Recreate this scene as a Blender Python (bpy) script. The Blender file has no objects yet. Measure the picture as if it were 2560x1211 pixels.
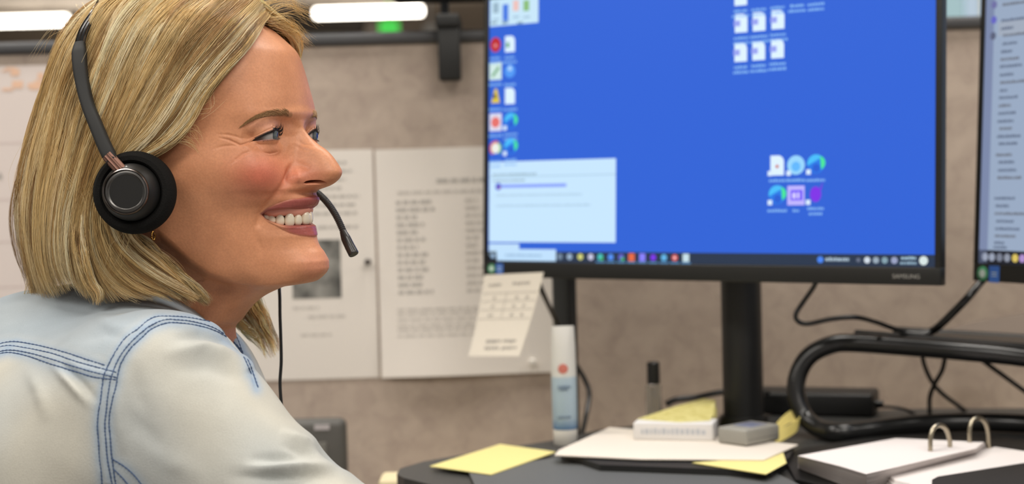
import bpy, bmesh, math, random
import numpy as np
from mathutils import Vector, Matrix
from mathutils.bvhtree import BVHTree
random.seed(7); rng = np.random.default_rng(7)
S = bpy.context.scene
COL = S.collection

# ------------------------------------------------------------------ camera
FPX, IW, IH = 4200.0, 2560, 1211
ZC = 1.18
PITCH, ROLL = 0.0431411, 0.0268653
FWD = np.array([0, math.cos(PITCH), -math.sin(PITCH)])
_U0 = np.cross(np.array([1., 0, 0]), FWD)
RGT = math.cos(ROLL) * np.array([1., 0, 0]) - math.sin(ROLL) * _U0
UPV = math.sin(ROLL) * np.array([1., 0, 0]) + math.cos(ROLL) * _U0
CAM = np.array([0, 0, ZC])
cd = bpy.data.cameras.new('camera')
cam = bpy.data.objects.new('camera', cd); COL.objects.link(cam)
cd.sensor_width = 36.0; cd.lens = FPX / IW * 36.0; cd.clip_start = 0.05; cd.clip_end = 60
m = Matrix.Identity(4)
for i in range(3):
    m[i][0], m[i][1], m[i][2], m[i][3] = RGT[i], UPV[i], -FWD[i], CAM[i]
cam.matrix_world = m
cd.dof.use_dof = True; cd.dof.focus_distance = 1.195; cd.dof.aperture_fstop = 6.0
S.camera = cam
S.view_settings.view_transform = 'Standard'
S.view_settings.look = 'None'
S.view_settings.gamma = 1.0
S.view_settings.exposure = 0.08
S.view_settings.use_curve_mapping = False
S.cycles.use_denoising = True
S.cycles.max_bounces = 8
S.cycles.caustics_reflective = False; S.cycles.caustics_refractive = False

# ------------------------------------------------------------------ world + lamps
w = bpy.data.worlds.new('office_ambient'); S.world = w; w.use_nodes = True
w.node_tree.nodes['Background'].inputs[0].default_value = (1.0, 0.95, 0.89, 1)
w.node_tree.nodes['Background'].inputs[1].default_value = 0.34

def area(name, loc, target, sx, sy, power, color=(1, .95, .88)):
    l = bpy.data.lights.new(name, 'AREA'); l.shape = 'RECTANGLE'; l.size = sx; l.size_y = sy
    l.energy = power; l.color = color
    o = bpy.data.objects.new(name, l); COL.objects.link(o)
    o.location = loc
    o.rotation_euler = (Vector(target) - Vector(loc)).to_track_quat('-Z', 'Y').to_euler()
    return o
for x_, y_, e_ in ((0.6, 1.8, 23), (-0.9, 1.8, 23), (0.75, 0.1, 25), (-1.1, -0.3, 30), (1.0, -1.6, 22), (2.6, 0.9, 20), (-2.8, 0.6, 20)):  # unseen overhead lights, some added to brighten the partition wall and the face
    area('overhead_light', (x_, y_, 2.66), (x_, y_, 0), 1.2, 0.3, e_)
# far bays: area lights added to brighten the ceiling, aimed up and down
for x_, y_, e_ in ((-3.9, 14.9, 9), (-1.2, 14.9, 9), (1.8, 14.9, 9), (-2.5, 18.5, 9), (1.5, 18.5, 9)):
    area('far_fill_up', (x_, y_, 2.36), (x_, y_, 3), 1.2, 0.5, e_)
    area('far_fill_down', (x_, y_, 2.3), (x_, y_, 0), 1.2, 0.3, e_ * 5)

# ------------------------------------------------------------------ helpers: pixels to the place
def ray(px, py):
    px = np.asarray(px, float); py = np.asarray(py, float)
    return FWD + ((px - IW / 2) / FPX)[..., None] * RGT - ((py - IH / 2) / FPX)[..., None] * UPV
def at(px, py, Y):
    d = ray(px, py); t = np.asarray(Y, float) / d[..., 1]
    return CAM + d * t[..., None]
def on_z(px, py, z):
    d = ray(px, py); t = (z - ZC) / d[..., 2]
    return CAM + d * t[..., None]
def on_plane(px, py, p0, n):
    d = ray(px, py); t = ((p0 - CAM) @ n) / (d @ n)
    return CAM + d * np.asarray(t)[..., None]
def project(P):
    d = np.asarray(P) - CAM; z = d @ FWD
    return IW / 2 + FPX * (d @ RGT) / z, IH / 2 - FPX * (d @ UPV) / z

# ------------------------------------------------------------------ helpers: materials
def srgb(r, g=None, b=None):
    if g is None: r, g, b = r
    f = lambda c: (c / 255 / 12.92) if c / 255 <= .04045 else ((c / 255 + .055) / 1.055) ** 2.4
    return (f(r), f(g), f(b), 1.0)
MATS = {}
def mat(name, col, rough=.5, metal=0, spec=.5, bump=None, vary=None, emit=None, trans=0, sheen=0, coat=0):
    if name in MATS: return MATS[name]
    mt = bpy.data.materials.new(name); mt.use_nodes = True; MATS[name] = mt
    nt = mt.node_tree; b = nt.nodes['Principled BSDF']
    b.inputs['Base Color'].default_value = srgb(col)
    b.inputs['Roughness'].default_value = rough; b.inputs['Metallic'].default_value = metal
    b.inputs['Specular IOR Level'].default_value = spec
    b.inputs['Transmission Weight'].default_value = trans
    b.inputs['Sheen Weight'].default_value = sheen
    b.inputs['Coat Weight'].default_value = coat
    if emit:
        b.inputs['Emission Color'].default_value = srgb(emit[0]); b.inputs['Emission Strength'].default_value = emit[1]
    tc = nt.nodes.new('ShaderNodeTexCoord')
    if vary:
        n = nt.nodes.new('ShaderNodeTexNoise'); n.inputs['Scale'].default_value = vary[0]; n.inputs['Detail'].default_value = 5
        r = nt.nodes.new('ShaderNodeValToRGB'); r.color_ramp.elements[0].position = .3; r.color_ramp.elements[1].position = .7
        r.color_ramp.elements[0].color = srgb(vary[1]); r.color_ramp.elements[1].color = srgb(vary[2])
        nt.links.new(tc.outputs['Object'], n.inputs['Vector']); nt.links.new(n.outputs['Fac'], r.inputs[0])
        nt.links.new(r.outputs[0], b.inputs['Base Color'])
    if bump:
        n2 = nt.nodes.new('ShaderNodeTexNoise'); n2.inputs['Scale'].default_value = bump[0]; n2.inputs['Detail'].default_value = 4
        bp = nt.nodes.new('ShaderNodeBump'); bp.inputs['Strength'].default_value = bump[1]; bp.inputs['Distance'].default_value = .001
        nt.links.new(tc.outputs['Object'], n2.inputs['Vector']); nt.links.new(n2.outputs['Fac'], bp.inputs['Height'])
        nt.links.new(bp.outputs[0], b.inputs['Normal'])
    return mt
def attr_mat(name, rough, spec=.5, sss=0, bump=None, sheen=0, aniso=0, coat=0, roughattr=False):
    mt = mat(name, (200, 200, 200), rough, spec=spec, bump=bump, sheen=sheen, coat=coat)
    nt = mt.node_tree; b = nt.nodes['Principled BSDF']
    a = nt.nodes.new('ShaderNodeAttribute'); a.attribute_name = 'tint'
    nt.links.new(a.outputs['Color'], b.inputs['Base Color'])
    if sss:
        b.inputs['Subsurface Weight'].default_value = sss
        b.inputs['Subsurface Radius'].default_value = (1, .35, .2); b.inputs['Subsurface Scale'].default_value = .004
    if roughattr:
        a2 = nt.nodes.new('ShaderNodeAttribute'); a2.attribute_name = 'gloss'
        nt.links.new(a2.outputs['Fac'], b.inputs['Roughness'])
    return mt

# ------------------------------------------------------------------ helpers: objects
def np_mesh(name, V, F, smooth=True):
    me = bpy.data.meshes.new(name)
    V = np.asarray(V, np.float32); F = np.asarray(F, np.int32)
    k = F.shape[1]
    me.vertices.add(len(V)); me.vertices.foreach_set('co', V.ravel())
    me.loops.add(F.size); me.loops.foreach_set('vertex_index', F.ravel())
    me.polygons.add(len(F)); me.polygons.foreach_set('loop_start', np.arange(0, F.size, k, dtype=np.int32))
    if smooth: me.polygons.foreach_set('use_smooth', np.ones(len(F), bool))
    me.update(calc_edges=True); me.validate()
    return me
def set_tint(me, C, name='tint'):
    a = me.color_attributes.new(name, 'FLOAT_COLOR', 'POINT')
    a.data.foreach_set('color', np.asarray(C, np.float32).ravel())
def set_float(me, name, v):
    a = me.attributes.new(name, 'FLOAT', 'POINT'); a.data.foreach_set('value', np.asarray(v, np.float32))
def link(name, me, mats, parent=None):
    o = bpy.data.objects.new(name, me); COL.objects.link(o)
    for mm in (mats if isinstance(mats, (list, tuple)) else [mats]): me.materials.append(mm)
    if parent is not None:
        o.parent = parent; o.matrix_parent_inverse = Matrix.Identity(4)
    return o
def tag(o, label=None, cat=None, group=None, kind=None):
    if label: o['label'] = label
    if cat: o['category'] = cat
    if group: o['group'] = group
    if kind: o['kind'] = kind
    return o
def thing(name, label, cat, loc=(0, 0, 0), rot=None, group=None):
    o = bpy.data.objects.new(name, None); COL.objects.link(o)
    o.empty_display_size = .05
    if isinstance(loc, Matrix): o.matrix_world = loc
    else: o.location = Vector(loc)
    return tag(o, label, cat, group)
class MB:
    """collects faces of ONE mesh (with material slots)"""
    def __init__(s): s.v = []; s.f = []; s.mi = []; s.sm = []
    def add(s, V, F, mi=0, sm=False):
        b = len(s.v); s.v += [tuple(map(float, p)) for p in V]
        s.f += [tuple(b + int(i) for i in f) for f in F]; s.mi += [mi] * len(F); s.sm += [sm] * len(F)
        return s
    def box(s, a, b, mi=0, M=None):
        x0, y0, z0 = a; x1, y1, z1 = b
        V = [(x0, y0, z0), (x1, y0, z0), (x1, y1, z0), (x0, y1, z0), (x0, y0, z1), (x1, y0, z1), (x1, y1, z1), (x0, y1, z1)]
        if M is not None: V = [M @ Vector(p) for p in V]
        return s.add(V, [(0, 3, 2, 1), (4, 5, 6, 7), (0, 1, 5, 4), (1, 2, 6, 5), (2, 3, 7, 6), (3, 0, 4, 7)], mi)
    def rbox(s, a, b, r, mi=0, M=None, seg=3):
        bm = bmesh.new(); bmesh.ops.create_cube(bm, size=1)
        for v in bm.verts:
            v.co = Vector([(a[i] + b[i]) / 2 + v.co[i] * (b[i] - a[i]) for i in range(3)])
        bmesh.ops.bevel(bm, geom=bm.edges[:], offset=r, segments=seg, affect='EDGES', profile=.5)
        V = [v.co if M is None else M @ v.co for v in bm.verts]
        bm.verts.index_update(); F = [[v.index for v in f.verts] for f in bm.faces]; bm.free()
        return s.add(V, F, mi, True)
    def tube(s, pts, r, n=10, mi=0, cap=True, sm=True, flat=None):
        P = np.asarray(pts, float); R = np.broadcast_to(np.asarray(r, float), (len(P),))
        T = np.gradient(P, axis=0); T /= np.linalg.norm(T, axis=1)[:, None] + 1e-12
        u = np.cross(T[0], [0, 0, 1.]);
        if np.linalg.norm(u) < 1e-3: u = np.cross(T[0], [0, 1., 0])
        V = []; a = np.linspace(0, 2 * np.pi, n, endpoint=False)
        for i in range(len(P)):
            u = u - T[i] * (u @ T[i]); u /= np.linalg.norm(u); q = np.cross(T[i], u)
            V += list(P[i] + R[i] * (np.cos(a)[:, None] * u + np.sin(a)[:, None] * q))
        F = [(i * n + j, i * n + (j + 1) % n, (i + 1) * n + (j + 1) % n, (i + 1) * n + j) for i in range(len(P) - 1) for j in range(n)]
        if cap: F += [tuple(range(n))[::-1], tuple((len(P) - 1) * n + j for j in range(n))]
        return s.add(V, F, mi, sm)
    def lathe(s, prof, M=None, n=32, mi=0, sm=True):
        V = []; F = []
        for (r, z) in prof:
            for j in range(n):
                p = Vector((r * math.cos(2 * math.pi * j / n), r * math.sin(2 * math.pi * j / n), z)); V.append(p if M is None else M @ p)
        for i in range(len(prof) - 1):
            for j in range(n): F.append((i * n + j, i * n + (j + 1) % n, (i + 1) * n + (j + 1) % n, (i + 1) * n + j))
        F.append(tuple(range(n))[::-1]); F.append(tuple((len(prof) - 1) * n + j for j in range(n)))
        return s.add(V, F, mi, sm)
    def prism(s, poly, z0, z1, mi=0, M=None):
        n = len(poly); V = [Vector((x, y, z0)) for x, y in poly] + [Vector((x, y, z1)) for x, y in poly]
        if M is not None: V = [M @ p for p in V]
        return s.add(V, [tuple(range(n))[::-1], tuple(range(n, 2 * n))] + [(i, (i + 1) % n, n + (i + 1) % n, n + i) for i in range(n)], mi)
    def build(s, name, mats, parent=None):
        me = bpy.data.meshes.new(name); me.from_pydata(s.v, [], s.f)
        me.polygons.foreach_set('material_index', np.array(s.mi, np.int32)); me.polygons.foreach_set('use_smooth', np.array(s.sm, bool)); me.update()
        o = link(name, me, mats, parent)
        if any(s.sm): 
            me.set_sharp_from_angle(angle=math.radians(40))
        return o
def frame(o, x, y, z):
    M = Matrix.Identity(4)
    for i in range(3): M[i][0], M[i][1], M[i][2], M[i][3] = x[i], y[i], z[i], o[i]
    return M
def smooth(P, n=60):
    """catmull-rom resample, uniform in arc length"""
    P = np.asarray(P, float); Q = np.vstack([2 * P[0] - P[1], P, 2 * P[-1] - P[-2]]); out = []
    for i in range(1, len(Q) - 2):
        t = np.linspace(0, 1, 24, endpoint=False)[:, None]; a, b, c, d = Q[i - 1], Q[i], Q[i + 1], Q[i + 2]
        out.append(.5 * (2 * b + (c - a) * t + (2 * a - 5 * b + 4 * c - d) * t ** 2 + (3 * b - a - 3 * c + d) * t ** 3))
    out = np.vstack(out + [P[-1:]]); L = np.r_[0, np.cumsum(np.linalg.norm(np.diff(out, axis=0), axis=1))]
    s = np.linspace(0, L[-1], n)
    return np.stack([np.interp(s, L, out[:, k]) for k in range(out.shape[1])], 1)
def poly_dist(X, Y, pl):
    """distance of points to an open polyline, and the position 0..1 along it"""
    pl = np.asarray(pl, float); best = np.full(X.shape, 1e9); tt = np.zeros(X.shape)
    L = np.r_[0, np.cumsum(np.linalg.norm(np.diff(pl, axis=0), axis=1))]
    for i in range(len(pl) - 1):
        a, b = pl[i], pl[i + 1]; d = b - a; l2 = d @ d + 1e-9
        t = np.clip(((X - a[0]) * d[0] + (Y - a[1]) * d[1]) / l2, 0, 1)
        q = np.hypot(X - a[0] - t * d[0], Y - a[1] - t * d[1]); k = q < best
        best = np.where(k, q, best); tt = np.where(k, (L[i] + t * math.sqrt(l2)) / L[-1], tt)
    return best, tt
def poly_sd(X, Y, pg):
    """signed distance to a closed polygon, positive inside"""
    pg = np.asarray(pg, float); d, _ = poly_dist(X, Y, np.vstack([pg, pg[:1]])); ins = np.zeros(X.shape, bool)
    for i in range(len(pg)):
        (x0, y0), (x1, y1) = pg[i], pg[(i + 1) % len(pg)]
        if y0 == y1: continue
        c = ((y0 > Y) != (y1 > Y)) & (X < (x1 - x0) * (Y - y0) / (y1 - y0) + x0); ins ^= c
    return np.where(ins, d, -d)
def sstep(a, b, x):
    t = np.clip((x - a) / (b - a), 0, 1); return t * t * (3 - 2 * t)
# ================================================================== the room
def struct(name, mb, mats): o = mb.build(name, mats); o['kind'] = 'structure'; return o
carpet = mat('carpet', (112, 104, 96), .95, vary=(60, (96, 90, 84), (126, 118, 110)))
ceilm = mat('ceiling_panel', (164, 152, 138), .9, vary=(3, (158, 146, 132), (170, 158, 144)))
mb = MB(); mb.box((-9, -3, -.06), (9, 22, 0)); struct('floor', mb, carpet)
mb = MB(); mb.box((-9, -3, 2.75), (9, 22, 2.85)); struct('ceiling', mb, ceilm)
mb = MB(); mb.box((-9, 22, 0), (9, 22.1, 2.75)); struct('wall_far', mb, mat('far_wall', (150, 140, 128), .9))
# partition of the cubicle: a padded fabric panel under a dark rail
YW = 2.12
fab = mat('partition_fabric', (172, 157, 143), .95, bump=(700, .25), sheen=.1)
nt = fab.node_tree; b = nt.nodes['Principled BSDF']; tc = nt.nodes.new('ShaderNodeTexCoord')
n1 = nt.nodes.new('ShaderNodeTexNoise'); n1.inputs['Scale'].default_value = 24; n1.inputs['Detail'].default_value = 7; n1.inputs['Distortion'].default_value = 1.2
vo = nt.nodes.new('ShaderNodeTexVoronoi'); vo.feature = 'DISTANCE_TO_EDGE'; vo.inputs['Scale'].default_value = 26
mpv = nt.nodes.new('ShaderNodeMix'); mpv.data_type = 'VECTOR'; mpv.inputs[0].default_value = .06
nt.links.new(tc.outputs['Object'], n1.inputs['Vector']); nt.links.new(tc.outputs['Object'], mpv.inputs[4]); nt.links.new(n1.outputs['Color'], mpv.inputs[5]); nt.links.new(mpv.outputs[1], vo.inputs['Vector'])
r1 = nt.nodes.new('ShaderNodeValToRGB'); r1.color_ramp.elements[0].position = .0; r1.color_ramp.elements[1].position = .06; r1.color_ramp.elements[0].color = srgb(180, 164, 151); r1.color_ramp.elements[1].color = srgb(188, 172, 158)
r2 = nt.nodes.new('ShaderNodeValToRGB'); r2.color_ramp.elements[0].position = .35; r2.color_ramp.elements[1].position = .65; r2.color_ramp.elements[0].color = (.85, .835, .84, 1); r2.color_ramp.elements[1].color = (1, 1, 1, 1)
mxx = nt.nodes.new('ShaderNodeMix'); mxx.data_type = 'RGBA'; mxx.blend_type = 'MULTIPLY'; mxx.inputs[0].default_value = 1
nt.links.new(vo.outputs['Distance'], r1.inputs[0]); nt.links.new(n1.outputs['Fac'], r2.inputs[0]); nt.links.new(r1.outputs[0], mxx.inputs[6]); nt.links.new(r2.outputs[0], mxx.inputs[7]); nt.links.new(mxx.outputs[2], b.inputs['Base Color'])
zt = at(1000, 103, YW)[2]
mb = MB(); mb.box((-2.4, YW, .05), (.62, YW + .06, zt)); struct('wall_back', mb, fab)
# right-hand panel, turned a little, behind the two monitors
pr0 = np.array([.62, YW]); an = math.radians(6)
Mr = Matrix.Translation((.62, YW, 0)) @ Matrix.Rotation(-an * 0, 4, 'Z')
zr = at(2420, 48, YW)[2]
mb = MB(); mb.box((.62, YW, .05), (2.2, YW + .06, zr)); struct('wall_right', mb, fab)
rail = mat('partition_rail', (74, 74, 76), .38, spec=.5)
mb = MB(); mb.rbox((-2.4, YW - .006, zt - .004), (.62, YW + .066, zt + .012), .005); struct('trim_1', mb, rail)
mb = MB(); mb.rbox((.62, YW - .006, zr - .004), (2.2, YW + .066, zr + .012), .005); struct('trim_2', mb, rail)
# far ceiling fixtures, four feet long, in one row
lum = mat('luminaire', (255, 250, 240), .5, emit=((255, 248, 236), 9.0)); hsg = mat('luminaire_housing', (150, 142, 132), .5)
for (xa, xb_, py, lab) in ((-120, 186, 57, 'glowing linear ceiling lamp at the far left, behind the blonde hair'), (770, 1073, 34, 'glowing linear ceiling lamp above the green square, left of the monitor')):
    a_, b2 = at(xa, py, 14.9), at(xb_, py - (xb_ - xa) * .026, 14.9); zc_ = (a_[2] + b2[2]) / 2
    t = thing('ceiling_lamp', lab, 'lamp', ((a_[0] + b2[0]) / 2, 14.9, zc_), group='linear ceiling lamps')
    hw = (b2[0] - a_[0]) / 2
    mb = MB(); mb.rbox((-hw + .06, -.05, -.035), (hw - .06, .05, .035), .015); mb.build('diffuser', lum, t)
    mb = MB(); mb.rbox((-hw + .05, -.055, .035), (hw - .05, .055, .075), .008); mb.build('housing', hsg, t)
    for x in (-hw * .6, hw * .6): mb = MB(); mb.tube([(x, 0, .07), (x, 0, 2.75 - zc_)], .006, 8); mb.build('suspension_rod', hsg, t)
# overhead lights of this bay (above the frame) have no housings, see top of script
# dark beam and exit-style green panel far back
q0, q1 = at(640, 84, 16), at(905, 62, 16)
mb = MB(); mb.box((q0[0], 16, q0[2]), (q1[0], 16.4, 2.749)); o = mb.build('air_duct', mat('duct_dark', (62, 56, 50), .8)); tag(o, 'dark boxy air duct under the far ceiling, left of the green square', 'duct')
q0, q1 = at(-30, 106, 16), at(180, 84, 16)
mb = MB(); mb.box((q0[0], 16, q0[2] - .1), (q1[0] + .3, 16.4, 2.749)); o = mb.build('air_duct', mat('duct_brown', (98, 86, 72), .8)); tag(o, 'brown boxy air duct below the far left ceiling lamp', 'duct')
q0, q1 = at(948, 90, 12), at(996, 48, 12)
gl = mat('green_panel', (96, 232, 100), .5, emit=((84, 226, 92), .8))
mb = MB(); mb.rbox((q0[0], 12, q0[2]), (q1[0], 12.06, q1[2]), .02); mb.tube([((q0[0] + q1[0]) / 2, 12.03, q1[2]), ((q0[0] + q1[0]) / 2, 12.03, 2.75)], .004, 8); o = mb.build('green_sign', gl); tag(o, 'small bright green sign beyond the partition rail', 'sign')
q = at(1075, 74, 6); mb = MB(); mb.lathe([(.001, -.02), (.022, -.018), (.03, 0), (.022, .018), (.001, .02)], Matrix.Translation(Vector(q)), 24); mb.tube([q + (0, 0, .02), (q[0], q[1], 2.75)], .004, 8)
o = mb.build('hanging_fitting', mat('fitting_white', (225, 222, 216), .3)); tag(o, 'small pale hanging fitting seen just left of the black bracket', 'fitting')
# far window between the monitors
q0, q1 = at(2330, 60, 9), at(2520, -30, 9)
t = thing('far_window', 'bright far window panes between the tops of the two monitors', 'window', (q0[0], 9, q0[2]))
wd_, hh = q1[0] - q0[0], q1[2] - q0[2]
for i, (f0, f1, c) in enumerate(((.0, .45, (176, 206, 210)), (.45, .66, (196, 214, 230)), (.66, .78, (214, 204, 170)), (.78, 1.0, (176, 168, 130)))):
    mb = MB(); mb.box((wd_ * f0, 0, 0), (wd_ * f1 - .01, .02, hh)); mb.build('pane', mat('pane_%d' % i, c, .4, emit=(c, .75)), t)
mb = MB(); mb.box((-.04, -.01, -.05), (wd_ + .04, .05, 0)); mb.build('sill', rail, t)
# ------------------------------------------------------------------ black bracket hooked over the rail, with post and arm
bk = mat('bracket_black', (26, 26, 25), .6)
t = thing('partition_bracket', 'black bracket hooked over the partition rail, with a thin post', 'bracket', tuple(at(1122, 140, YW - .02)))
B0 = np.array(t.location)
def loc_(p): return tuple(np.array(p) - B0)
c0, c1 = at(1098, 203, YW - .02), at(1150, 70, YW - .02)
mb = MB(); mb.rbox(loc_((c0[0], YW - .034, c0[2])), loc_((c1[0], YW - .0075, c1[2])), .003); mb.build('hook_plate', bk, t)
mb = MB(); mb.rbox(loc_((c0[0] - .002, YW - .036, zt + .013)), loc_((c1[0], YW + .075, zt + .030)), .003); mb.build('hook_top', bk, t)
pt = at(1114, 60, YW + .03); mb = MB(); mb.rbox(loc_((pt[0] - .006, YW + .02, zt + .02)), loc_((pt[0] + .005, YW + .04, pt[2] + .14)), .002); mb.build('post', mat('post_grey', (70, 74, 80), .4), t)
a0 = at(985, 6, YW + .02); mb = MB(); mb.rbox(loc_((a0[0], YW - .03, a0[2])), loc_((pt[0] + .2, YW + .05, a0[2] + .012)), .004); mb.build('arm', bk, t)
# ------------------------------------------------------------------ papers pinned to the partition
paper = mat('paper_white', (228, 221, 213), .85); ink = mat('ink_grey', (184, 179, 173), .85); ink2 = mat('ink_faint', (200, 194, 187), .85)
def sheet(name, label, corners, group=None, lift=.0012, cat='paper', m=None, curl=.0):
    """a sheet of paper on the partition: corners tl, tr, br, bl in pixels, gently curled"""
    C4 = [at(x, y, YW - lift) for x, y in corners]; o0 = C4[0]; n = 14; V = []; 
    for i in range(n + 1):
        for j in range(n + 1):
            u, v = j / n, i / n; p = (C4[0] * (1 - u) + C4[1] * u) * (1 - v) + (C4[3] * (1 - u) + C4[2] * u) * v
            p = p - np.array([0, curl * (v ** 4) * (1 + .5 * math.sin(u * 5)) , 0]); V.append(p)
    V = np.array(V); F = [(i * (n + 1) + j, (i + 1) * (n + 1) + j, (i + 1) * (n + 1) + j + 1, i * (n + 1) + j + 1) for i in range(n) for j in range(n)]
    B_ = V + np.array([0, .0004, 0]); k = len(V); V2 = np.vstack([V, B_]); F2 = F + [tuple(k + a for a in f[::-1]) for f in F]
    e = [j for j in range(n + 1)] + [i * (n + 1) + n for i in range(1, n + 1)] + [n * (n + 1) + j for j in range(n - 1, -1, -1)] + [i * (n + 1) for i in range(n - 1, 0, -1)]
    F2 += [(e[i], e[(i + 1) % len(e)], k + e[(i + 1) % len(e)], k + e[i]) for i in range(len(e))]
    mb = MB(); mb.add(V2 - o0, F2, 0, True)
    def P(u, v, d=.0003):
        p = (C4[0] * (1 - u) + C4[1] * u) * (1 - v) + (C4[3] * (1 - u) + C4[2] * u) * v
        return p - np.array([0, curl * (v ** 4) * (1 + .5 * math.sin(u * 5)) + d, 0]) - o0
    def bar(u0, v0, u1, v1, mi, d=.0003): mb.add([P(u0, v0, d), P(u0, v1, d), P(u1, v1, d), P(u1, v0, d)], [(0, 1, 2, 3)], mi)
    def words(u0, u1, v, h, mi):
        u = u0
        while u < u1:
            w_ = random.uniform(.02, .07); bar(u, v, min(u + w_, u1), v + h, mi); u += w_ + .012
    def fin(mats):
        o = mb.build(name, mats); o.location = Vector(o0); return tag(o, label, cat, group)
    return bar, words, fin
phd = mat('photo_dark', (92, 92, 88), .8, vary=(38, (54, 54, 52), (158, 156, 150)))
bar, words, fin = sheet('printed_sheet', 'printed sheet with a grey photo, pinned behind the chin of the woman', [(560, 381), (931, 373), (948, 944), (560, 956)], 'printed sheets on the partition')
for v in np.linspace(.05, .27, 7): words(.55, random.uniform(.78, .93), v, .011, 1)
for v in (.33,): words(.62, .9, v, .011, 1)
bar(.45, .39, .77, .645, 3)
for v in (.68,): words(.45, .62, v, .01, 2)
words(.55, .8, .72, .01, 2); words(.5, .7, .80, .008, 2)
fin([paper, ink, ink2, phd])
bar, words, fin = sheet('printed_sheet', 'printed list with two columns, pinned left of the large blue monitor', [(937, 375), (1384, 361), (1388, 930), (955, 944)], 'printed sheets on the partition', curl=.006)
words(.34, .66, .135, .018, 1); words(.12, .62, .185, .012, 2)
for v in np.linspace(.225, .62, 13):
    words(.11, random.uniform(.22, .34), v, .016, 1); words(.50, random.uniform(.56, .62), v, .013, 2)
for v in (.70, .72, .745, .77, .79, .815): words(.10, random.uniform(.55, .75), v, .009, 2)
fin([paper, ink, ink2])
# large sheet on the left with orange drawing
org = mat('orange_wash', (236, 196, 168), .85); pnk = mat('rose_line', (214, 196, 192), .85); pap2 = mat('paper_pinkish', (226, 214, 208), .85)
bar, words, fin = sheet('wall_chart', 'large pale wall chart with an orange drawing, behind the blonde hair', [(-260, 172), (300, 158), (300, 862), (-260, 880)])
for k in range(14):
    u = random.uniform(.42, .80); v = random.uniform(.005, .10) * (1 - abs(u - .6)); bar(u, v, u + random.uniform(.02, .05), v + random.uniform(.004, .03), 1, .0003 + k * .00001)
for v in (.27, .47, .62, .78): bar(.02, v, .9, v + .003, 2)
bar(.455, .385, .475, .40, 3); bar(.46, .375, .47, .39, 3)
fin([pap2, org, pnk, ink])
# push pins
for (px, py, c, lab) in ((920, 655, (86, 80, 76), 'small dark push pin between the two printed sheets'), (1331, 905, (232, 228, 220), 'small white push pin at the foot of the printed list')):
    q = at(px, py, YW - .002); Mx = frame(q, np.array([1., 0, 0]), np.array([0, 0, 1.]), np.array([0, -1., 0]))
    mb = MB(); mb.lathe([(.0006, -.002), (.0006, .001), (.004, .001), (.0042, .002), (.0028, .0035), (.0026, .008), (.0040, .0095), (.0038, .0105), (.0008, .0108)], Mx, 20); mb.v = [tuple(np.array(p) - q) for p in mb.v]
    o = mb.build('push_pin', mat('pin_%d' % px, c, .3)); o.location = Vector(q); tag(o, lab, 'push pin', 'push pins')
# ================================================================== desk and what is on it
ZD = .89
black = mat('desk_black', (58, 58, 57), .42, spec=.4, bump=(500, .15)); blk2 = mat('plastic_black', (30, 30, 30), .42); blk3 = mat('metal_black', (24, 24, 24), .36, spec=.5)
def D(px, py, z=0.0): return on_z(np.array(px, float), np.array(py, float), ZD + z)
def DY(px, py, z=0.0): return float(D(px, py, z)[1])
# desktop of the standing-desk unit: a black slab, its left end a rounded nose
outl = np.array([D(x, y)[:2] for x, y in ((1000, 1172), (992, 1186), (1010, 1196), (1090, 1216), (1200, 1280), (1420, 1420), (2500, 1500), (3300, 1400), (3400, 1100), (2900, 1020), (2300, 1022), (2000, 1034), (1700, 1050), (1500, 1075), (1380, 1102), (1200, 1130), (1060, 1154))])
mb = MB(); mb.prism([tuple(p) for p in outl], ZD - .022, ZD)
desk = thing('standing_desk', 'black raised desktop unit carrying the monitors, papers and binder', 'desk', (.4, 1.6, .74))
mb.v = [(x - .4, y - 1.6, z - .74) for x, y, z in mb.v]; mb.build('desktop', black, desk)
for x, y in ((.05, 1.55), (.75, 1.55)):
    mb = MB(); mb.rbox((x - .44, y - 1.6 - .06, 0), (x - .36, y - 1.6 + .06, ZD - .7621), .004); mb.build('leg', blk3, desk)
mb = MB(); mb.box((-.52, -.42, -.04), (.95, .5, 0)); mb2 = thing('office_desk', 'pale lower worktop beneath the black raised desktop', 'desk', (.35, 1.6, .74)); mb.build('worktop', mat('laminate_pale', (198, 186, 160), .5), mb2)
for x in (-.46, .88):
    for y in (-.36, .42):
        mb = MB(); mb.box((x - .03, y - .03, -.74), (x + .03, y + .03, -.04)); mb.build('leg', blk3, mb2)
# raised front tray in dark grey below the papers
tray = [D(x, y, .001)[:2] for x, y in ((1172, 1186), (1390, 1150), (1940, 1190), (2060, 1250), (1200, 1250))]
mb = MB(); mb.prism([tuple(p) for p in tray], ZD + .0004, ZD + .0035); o = mb.build('desk_mat', mat('mat_grey', (88, 90, 90), .5)); tag(o, 'dark grey desk mat at the front of the black desktop', 'desk mat')
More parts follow.
